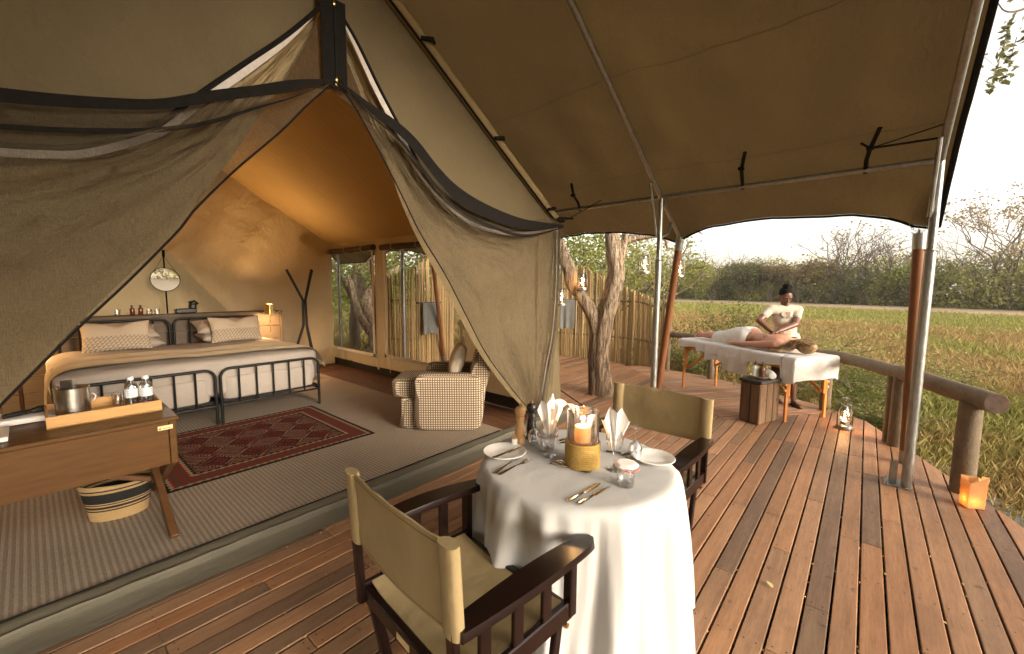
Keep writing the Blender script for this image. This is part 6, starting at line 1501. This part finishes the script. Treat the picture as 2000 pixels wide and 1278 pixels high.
tree('leafy_tree', 'green tree seen over the pole screen through the nearer window', (9.8, 11.2, -.3), 6, (2.2, 2.2, 1.8), 3.2, 4200, .12, 'green', 15, GT, .16)
tree('leafy_tree', 'tree with a leaning trunk just outside the farther window', (6.0, 10.9, -.2), 5, (1.5, 1.5, 1.3), 2.9, 1700, .10, 'green', 16, GT, .17)
tree('leafy_tree', 'olive tree at the back of the camp behind the screens', (12.8, 13.0, -.3), 6, (3.0, 3.0, 2.4), 3.0, 5200, .15, 'olive', 17, GT, .2)
g = thing('leaning_trunk', 'pale leaning dead trunk outside the farther tent window', 'tree', (5.9, 9.9, -.3))
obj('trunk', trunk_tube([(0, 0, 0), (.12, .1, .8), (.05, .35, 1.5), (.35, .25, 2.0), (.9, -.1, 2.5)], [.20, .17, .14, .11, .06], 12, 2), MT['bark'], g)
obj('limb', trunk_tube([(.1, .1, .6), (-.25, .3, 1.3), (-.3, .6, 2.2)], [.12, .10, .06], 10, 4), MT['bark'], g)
# unseen trees added behind the viewer to shade the left end of the porch
tree('added_shade_tree', 'broad dense unseen tree added behind the viewer to shade the left of the porch', (-2.5, -5.2, -.3), 7, (3.5, 2.4, 2.4), 4.9, 15000, .26, 'dark', 71, 'unseen trees added for shade behind the viewer', .28, 9, .2, .5, 3.4)
tree('added_shade_tree', 'second dense unseen tree added for shade farther left behind the viewer', (-6.5, -3.2, -.3), 7, (3.2, 2.8, 2.6), 4.4, 9000, .26, 'dark', 72, 'unseen trees added for shade behind the viewer', .28, 9, .2, .5, 3.2)
# overhanging twigs at the upper right, from a tree outside the frame
ot = thing('overhanging_tree', 'tree outside the frame whose leafy twigs hang beside the canopy edge', 'tree', (9.6, -4.4, -.3)); rng = np.random.default_rng(21)
g = G(); g.tube(bez([(9.6, -4.4, -.3), (9.5, -4.2, 2.0), (9.3, -3.8, 4.0), (8.7, -2.8, 5.0), (7.6, -1.5, 4.85), (7.18, -1.0, 4.66), (7.05, -.86, 4.74)], 6), list(.005+.195*np.linspace(1, 0, 37)**2.2), 9); tw_pts = []
def twig(pts, r=.006, lf=26):
    P = bez(pts, 6); g.tube(P, list(np.linspace(r, r*.3, len(P))), 5)
    for k in range(lf): p = samp(P, rng.uniform(.25, 1)); tw_pts.append([p.x+rng.normal()*.022, p.y+rng.normal()*.022, p.z+rng.normal()*.03])
twig([(7.24, -1.02, 4.67), (7.17, -.97, 4.45), (7.10, -.93, 4.2), (7.06, -.90, 4.02), (7.04, -.88, 3.80)], .006, 60)
twig([(7.20, -1.03, 4.66), (7.12, -.96, 4.52), (7.08, -.93, 4.44)], .004, 16); twig([(7.22, -1.05, 4.40), (7.18, -1.02, 4.20), (7.15, -1.0, 4.03), (7.12, -.98, 3.88)], .004, 34)
twig([(7.26, -1.10, 4.66), (7.22, -1.10, 4.55), (7.2, -1.12, 4.3)], .004, 20); twig([(6.99, -.80, 4.45), (6.98, -.80, 4.30), (6.92, -.76, 4.22), (6.98, -.84, 4.12), (7.05, -.90, 4.08)], .004, 3); twig([(6.92, -.76, 4.22), (6.90, -.74, 4.05), (6.98, -.82, 3.97), (7.06, -.92, 3.97)], .003, 5)
twig([(7.3, -1.12, 4.75), (7.2, -1.0, 4.85), (7.12, -.93, 4.82)], .004, 12)
obj('trunk', g, MT['bark2'], ot, True); me = fast_mesh('twig_leaves', *leaves(np.array(tw_pts), np.full(len(tw_pts), .075), .5, rng), LM['dark']); o = obj('twig_leaves', me, None, ot, True)
rng = np.random.default_rng(22); pts, _ = clumps((10.2, -5.2, 5.2), (1.6, 1.6, 1.0), 60, 24, .3, rng); obj('crown', fast_mesh('crown', *leaves(pts, np.full(len(pts), .09), .5, rng), LM['dark']), None, ot, True)

# far side of the river: thicket (reads as one mass), then trees that stand out
def bank_x(y): return 71.4+.37*y
rng = np.random.default_rng(5); allV = {k: [] for k in ('olive', 'green', 'dry', 'dark')}; stems = G()
def bush(x, y, h, r, mat, n=520, ls=.42):
    z0 = zground(x, y); pts, cc = clumps((x, y, z0+h*.36), (r, r, h*.62), n//20, 20, .26*r*.55+.22, rng, .8, .45); pts = pts[pts[:, 2] > z0-.2]; allV[mat].append((pts, ls))
ks = ('olive', 'olive', 'green', 'dry', 'olive', 'green')
for row in range(4):
    y = -64.0
    while y < 78:
        x = bank_x(y)+row*4.2+rng.uniform(-1.2, 1.6); h = (rng.uniform(3.6, 5.6)+row*1.15)*(1.0 if y > -25 else .95); r = rng.uniform(1.7, 3.2)
        bush(x, y, h, r, ks[rng.integers(0, 6)] if row else ('olive', 'dark', 'olive', 'green', 'olive')[rng.integers(0, 5)], 900, .36); y += r*rng.uniform(.9, 1.35)
        if rng.random() < .6: b = (x-r, y, zground(x, y)); branches(stems, b, h*.8, r*.8, 4, rng, .05)
for k in range(46):                                    # the same belt behind and to the side of the camp
    x = -60+k*3.2; bush(x, -58+rng.uniform(-3, 3)-.1*abs(x), rng.uniform(4, 6.5), rng.uniform(2.6, 4), ks[rng.integers(0, 6)], 420, .5)
for k in range(26): bush(12+rng.uniform(0, 22), 22+k*2.2+rng.uniform(-2, 2), rng.uniform(3, 5), rng.uniform(1.8, 3), ks[rng.integers(0, 6)], 420, .4)
th0 = None
for k, L_ in allV.items():
    C_ = np.concatenate([p for p, _ in L_]); S_ = np.concatenate([np.full(len(p), s) for p, s in L_]); V, F = leaves(C_, S_, .7, rng)
    me = fast_mesh('thicket', V, F, LM[k])
    if th0 is None: th0 = tag(obj('thicket', me, None), 'dense bush thicket along the far bank beyond the grassland', 'thicket', kind='stuff')
    else: tag(obj('thicket_foliage', me, None, th0), kind='stuff')
tag(obj('thicket_stems', stems, MT['bark2'], th0), kind='stuff')
def bare(loc, h, label, seed, spread=.5, leaf=0, mat='dry', group='bare trees standing above the far thicket', r0=None, cr=None, n0=5):
    rng = np.random.default_rng(seed); t = thing('bare_tree', label, 'tree', loc, 0, group); g = G(); tips = []
    def rec(p, d, L, r, dep):
        q = p+d*L*.5+Vector((rng.normal(), rng.normal(), rng.normal()))*L*.07; e = p+d*L+Vector((rng.normal(), rng.normal(), rng.normal()))*L*.10; g.tube([p, q, e], [r, r*.85, r*.68], 5 if dep else 4)
        if dep == 0: tips.append(e); return
        for k in range(2 if rng.random() < .55 else 3):
            nd = (d+Vector((rng.normal(), rng.normal(), rng.normal()*.5+.12))*spread).normalized(); rec(e, nd, L*rng.uniform(.62, .86), r*.62, dep-1)
    r = r0 or h*.022
    for k in range(n0): a = rng.uniform(0, 6.28); rec(Vector((rng.normal()*.1, rng.normal()*.1, -.2)), Vector((math.cos(a)*.32*spread*1.6, math.sin(a)*.32*spread*1.6, 1)).normalized(), h*.33, r*rng.uniform(.6, 1), 4)
    top = max(p.z for p in tips); f = h/top; g.v = [(a, b, c*f) for a, b, c in g.v]; obj('trunk', g, MT['bark2'], t)
    if leaf:
        tp = np.array([[p.x, p.y, p.z*f] for p in tips]); idx = rng.integers(0, len(tp), leaf); pts = tp[idx]+rng.normal(size=(leaf, 3))*np.array([.45, .45, .2]); obj('crown', fast_mesh('crown', *leaves(pts, np.full(leaf, .28), .6, rng), LM[mat]), None, t)
def far(px_tan, d): return None
BT = [((74.5, 25.6, 7.2), 'slender leafless tree left of the rounded green tree', .35, 0), ((74.5, 19.7, 7.0), 'bare twiggy tree just right of the rounded green tree', .5, 0), ((76.5, 14.6, 7.2), 'small bare tree above the thicket left of the standing person', .5, 0),
      ((72.6, 3.5, 9.0), 'tall bare tree with a few pale leaves above the standing person right', .45, 260), ((70.6, .2, 7.6), 'dead tree with curved upright limbs left of the steel pole', .42, 0), ((71.8, -1.4, 8.0), 'second dead tree with curved limbs nearer the steel pole', .42, 0),
      ((72.5, -6.6, 6.6), 'bare tree half hidden by the timber prop', .45, 0), ((69.2, -9.6, 7.4), 'bare tree just right of the steel pole', .5, 0), ((71.0, -11.6, 11.0), 'large spreading thorn tree with a thin crown right of the pole', .55, 1500),
      ((68.6, -14.2, 7.0), 'dead forked tree right of the spreading thorn tree', .45, 0), ((67.2, -16.4, 6.6), 'bare dark tree at the right edge of the picture', .55, 0), ((66.5, -18.4, 7.2), 'bare tree at the very edge right of the dark one', .55, 0)]
for i, ((x, y, h), lb, sp, lf) in enumerate(BT): bare((x, y, zground(x, y)), h*1.25, lb, 40+i, sp, lf, 'dry', r0=.11 if h < 9 else .16)
RT = 'leafy trees standing above the far thicket'
for i, ((x, y), h, cr, mt_, lb, nl) in enumerate((((73.0, 21.8), 5, (3.1, 3.1, 2.6), 'olive', 'rounded green tree standing above the far thicket', 3800), ((76.0, 15.6), 5, (3.3, 3.3, 2.2), 'dark', 'broad dark green tree above the thicket left of the standing person', 3000), ((77.0, 11.5), 5, (2.6, 2.6, 1.8), 'dry', 'pale brown tree above the thicket behind the standing person', 2000), ((74.0, 5.8), 5, (2.8, 2.8, 1.8), 'dry', 'flat brown tree left of the tall bare tree', 1800), ((70.5, -4.5), 5, (3.2, 3.2, 1.4), 'green', 'fresh green bush tree beside the timber prop', 2600), ((67.8, -17.0), 5, (3.2, 3.2, 1.6), 'green', 'fresh green bush tree at the right picture edge', 2600))):
    tree('far_tree', lb, (x, y, zground(x, y)), h, cr, 4.3 if i < 4 else 3.4, nl, .38, mt_, 60+i, RT, .16, 6, .35, .55)

# ------------------------------------------------------------------ grass
def grass_mat():
    t = NT('grass_blades'); v = t.coord('World'); p = t.xyz(v); n1 = t.noise(v, .16, 4, .6); n2 = t.noise(v, 1.3, 3); n3 = t.noise(v, 25, 1)
    s = t.math('SUBTRACT', p[0], t.math('ADD', t.math('MULTIPLY', p[1], .37), 71.4)); gold = t.mix(t.range(n2, .3, .7), (.42, .295, .12), (.32, .225, .09)); gold = t.mix(t.range(n3, .4, .7, 0, .6), gold, (.22, .145, .06)); green = t.mix(t.range(n2, .3, .7), (.23, .23, .06), (.31, .28, .085))
    f = t.math('MAXIMUM', t.range(n1, .53, .64), t.math('MULTIPLY', t.range(s, -44, -36), t.range(s, -15, -20))); near = t.math('MULTIPLY', t.range(p[0], 9.2, 7.2), .75); f = t.math('MAXIMUM', f, t.math('MULTIPLY', near, t.range(n2, .35, .6)))
    c = t.mix(f, gold, green); b = t.pbr(c, .8, 0, None, .2); tr = t.n('BsdfTranslucent'); t.t.links.new(c, tr.inputs[0]); ms = t.n('MixShader'); ms.inputs[0].default_value = .3; t.t.links.new(b, ms.inputs[1]); t.t.links.new(tr.outputs[0], ms.inputs[2]); return t.done(ms.outputs[0])
rng = np.random.default_rng(9)
def blades(n, d0, d1, az0, az1, h0, h1, w0):
    d = d0*(d1/d0)**rng.uniform(0, 1, n); az = np.radians(rng.uniform(az0, az1, n)); cl_ = rng.integers(0, max(2, n//9), n); jx, jy = rng.normal(size=n)*.10*(d/8), rng.normal(size=n)*.10*(d/8)
    dc = d0*(d1/d0)**rng.uniform(0, 1, n//9+2); ac_ = np.radians(rng.uniform(az0, az1, n//9+2)); d = dc[cl_]; az = ac_[cl_]
    x, y = d*np.cos(az)+jx, d*np.sin(az)+jy
    keep = np.ones(n, bool)
    for i in range(len(DECK)-1):                       # outside the deck
        pass
    ins = np.ones(n, bool)
    for i in range(len(DECK)):
        (a, b), (c, e) = DECK[i], DECK[(i+1) % len(DECK)]; ins &= ((c-a)*(y-b)-(e-b)*(x-a)) > -.10*math.hypot(c-a, e-b)
    s_ = x-.37*y-71.4; keep = ~ins & (s_ < -17+rng.normal(size=n)*2); x, y, d = x[keep], y[keep], d[keep]; m = len(x)
    z = np.array([zground(a, b) for a, b in zip(x, y)])-.02; h = rng.uniform(h0, h1, m)*(.6+.8*rng.random(m))*np.clip(d/9, .55, 1.3); w = w0*np.maximum(1, d/7)*rng.uniform(.5, 1.3, m)
    lean = rng.normal(size=(m, 2))*.32*h[:, None]; a = rng.uniform(0, 6.283, m); ux, uy = np.cos(a)*w, np.sin(a)*w
    B0 = np.stack([x-ux, y-uy, z], 1); B1 = np.stack([x+ux, y+uy, z], 1); M0 = np.stack([x+lean[:, 0]*.35+ux*.8, y+lean[:, 1]*.35+uy*.8, z+h*.6], 1); T_ = np.stack([x+lean[:, 0], y+lean[:, 1], z+h], 1)
    return np.stack([B0, B1, M0, T_], 1).reshape(-1, 3), m
Vs = []; tot = 0
for args in ((120000, 4.2, 13, -24, 24, .09, .24, .0017), (120000, 9, 30, -20, 26, .10, .26, .0030), (56000, 25, 62, -18, 26, .07, .18, .006), (12000, 9, 26, 24, 75, .15, .4, .006), (9000, 6, 50, -78, -52, .2, .4, .01)):
    V, m = blades(*args); Vs.append(V); tot += m
V = np.concatenate(Vs); tag(obj('grass', fast_mesh('grass', V, np.arange(len(V)).reshape(-1, 4), grass_mat()), None), 'dry golden and green grass of the floodplain', 'grass', kind='stuff')
# fallen leaves and flowers caught in the deck gaps
rng = np.random.default_rng(31); pts = []
for k in range(420):
    y = y0+PITCHW*rng.integers(4, 40)+rng.normal()*.004; x = rng.uniform(.6, 6); pts.append((x, y, .004))
V, F = leaves(np.array(pts), np.full(len(pts), .016), .7, rng); V[:, 2] = np.clip(V[:, 2], .002, .02)
lit = tag(obj('leaf_litter', fast_mesh('leaf_litter', V, F, leafmat('fallen_petals', (.55, .40, .14), (.45, .30, .10), (.6, .45, .2), .2)), None), 'small yellow leaves fallen in the gaps of the deck', 'leaf litter', kind='stuff')
o = tag(obj('fallen_leaf', G().grid(6, 4, lambda u, v: ((u-.5)*.05, (v-.5)*.03*math.sin(.3+u*2.5), .006+.010*math.sin(u*3)*v)), leafmat('pale_leaf', (.45, .42, .17), (.5, .45, .2), (.4, .36, .14), .2)), 'single pale leaf lying on the open deck', 'leaf'); o.location = (2.58, .30, .003); o.rotation_euler = (0, 0, .7)
# flat stones at the deck edge
rng = np.random.default_rng(33)
for k, (x, y, a, b, lb) in enumerate(((5.35, -1.02, .42, .16, 'flat grey stone slab in the grass behind the paper bag'), (4.75, -1.25, .30, .18, 'flat grey stone slab at the right picture edge beside the deck'), (6.1, -.78, .35, .12, 'narrow grey stone slab below the railing'))):
    o = tag(obj('stone_slab', superq(G(), (0, 0, 0), (a, b, .05), .4, .6, 28, 10, bump=.03, seed=k), noisy('grey_stone', (.20, .18, .15), (.28, .255, .21), 5, rough=.9, bump=.6, bd=.02) if k == 0 else bpy.data.materials['grey_stone']), lb, 'stone', 'stones beside the deck'); o.location = (x, y, zground(x, y)+.02); o.rotation_euler = (0, 0, .35)
g = G(); 
for k in range(420):
    x = rng.uniform(3.8, 6.4); y = -.75-(6.2-x)*.30-rng.random()*.5+.12; g.ell((x, y, zground(x, y)+.005), (.018*rng.uniform(.4, 1.2), .014*rng.uniform(.5, 1.2), .010), 6, 4)
tag(obj('gravel', g, noisy('gravel_chips', (.30, .24, .16), (.18, .14, .1), 30, kind='World', rough=.95)), 'loose gravel along the right deck edge', 'gravel', kind='stuff')

# thin evening haze over the plain
t = NT('haze_air'); pv = t.n('VolumePrincipled'); pv.inputs['Color'].default_value = (.95, .93, .92, 1); pv.inputs['Density'].default_value = .00045; pv.inputs['Anisotropy'].default_value = .2
t.t.links.new(pv.outputs[0], t.out.inputs['Volume'])
tag(obj('haze', G().box((0, 0, 8.0), (2600, 2600, 19.0)), t.m, smooth=False), 'thin evening haze over the plain', 'haze', kind='stuff')
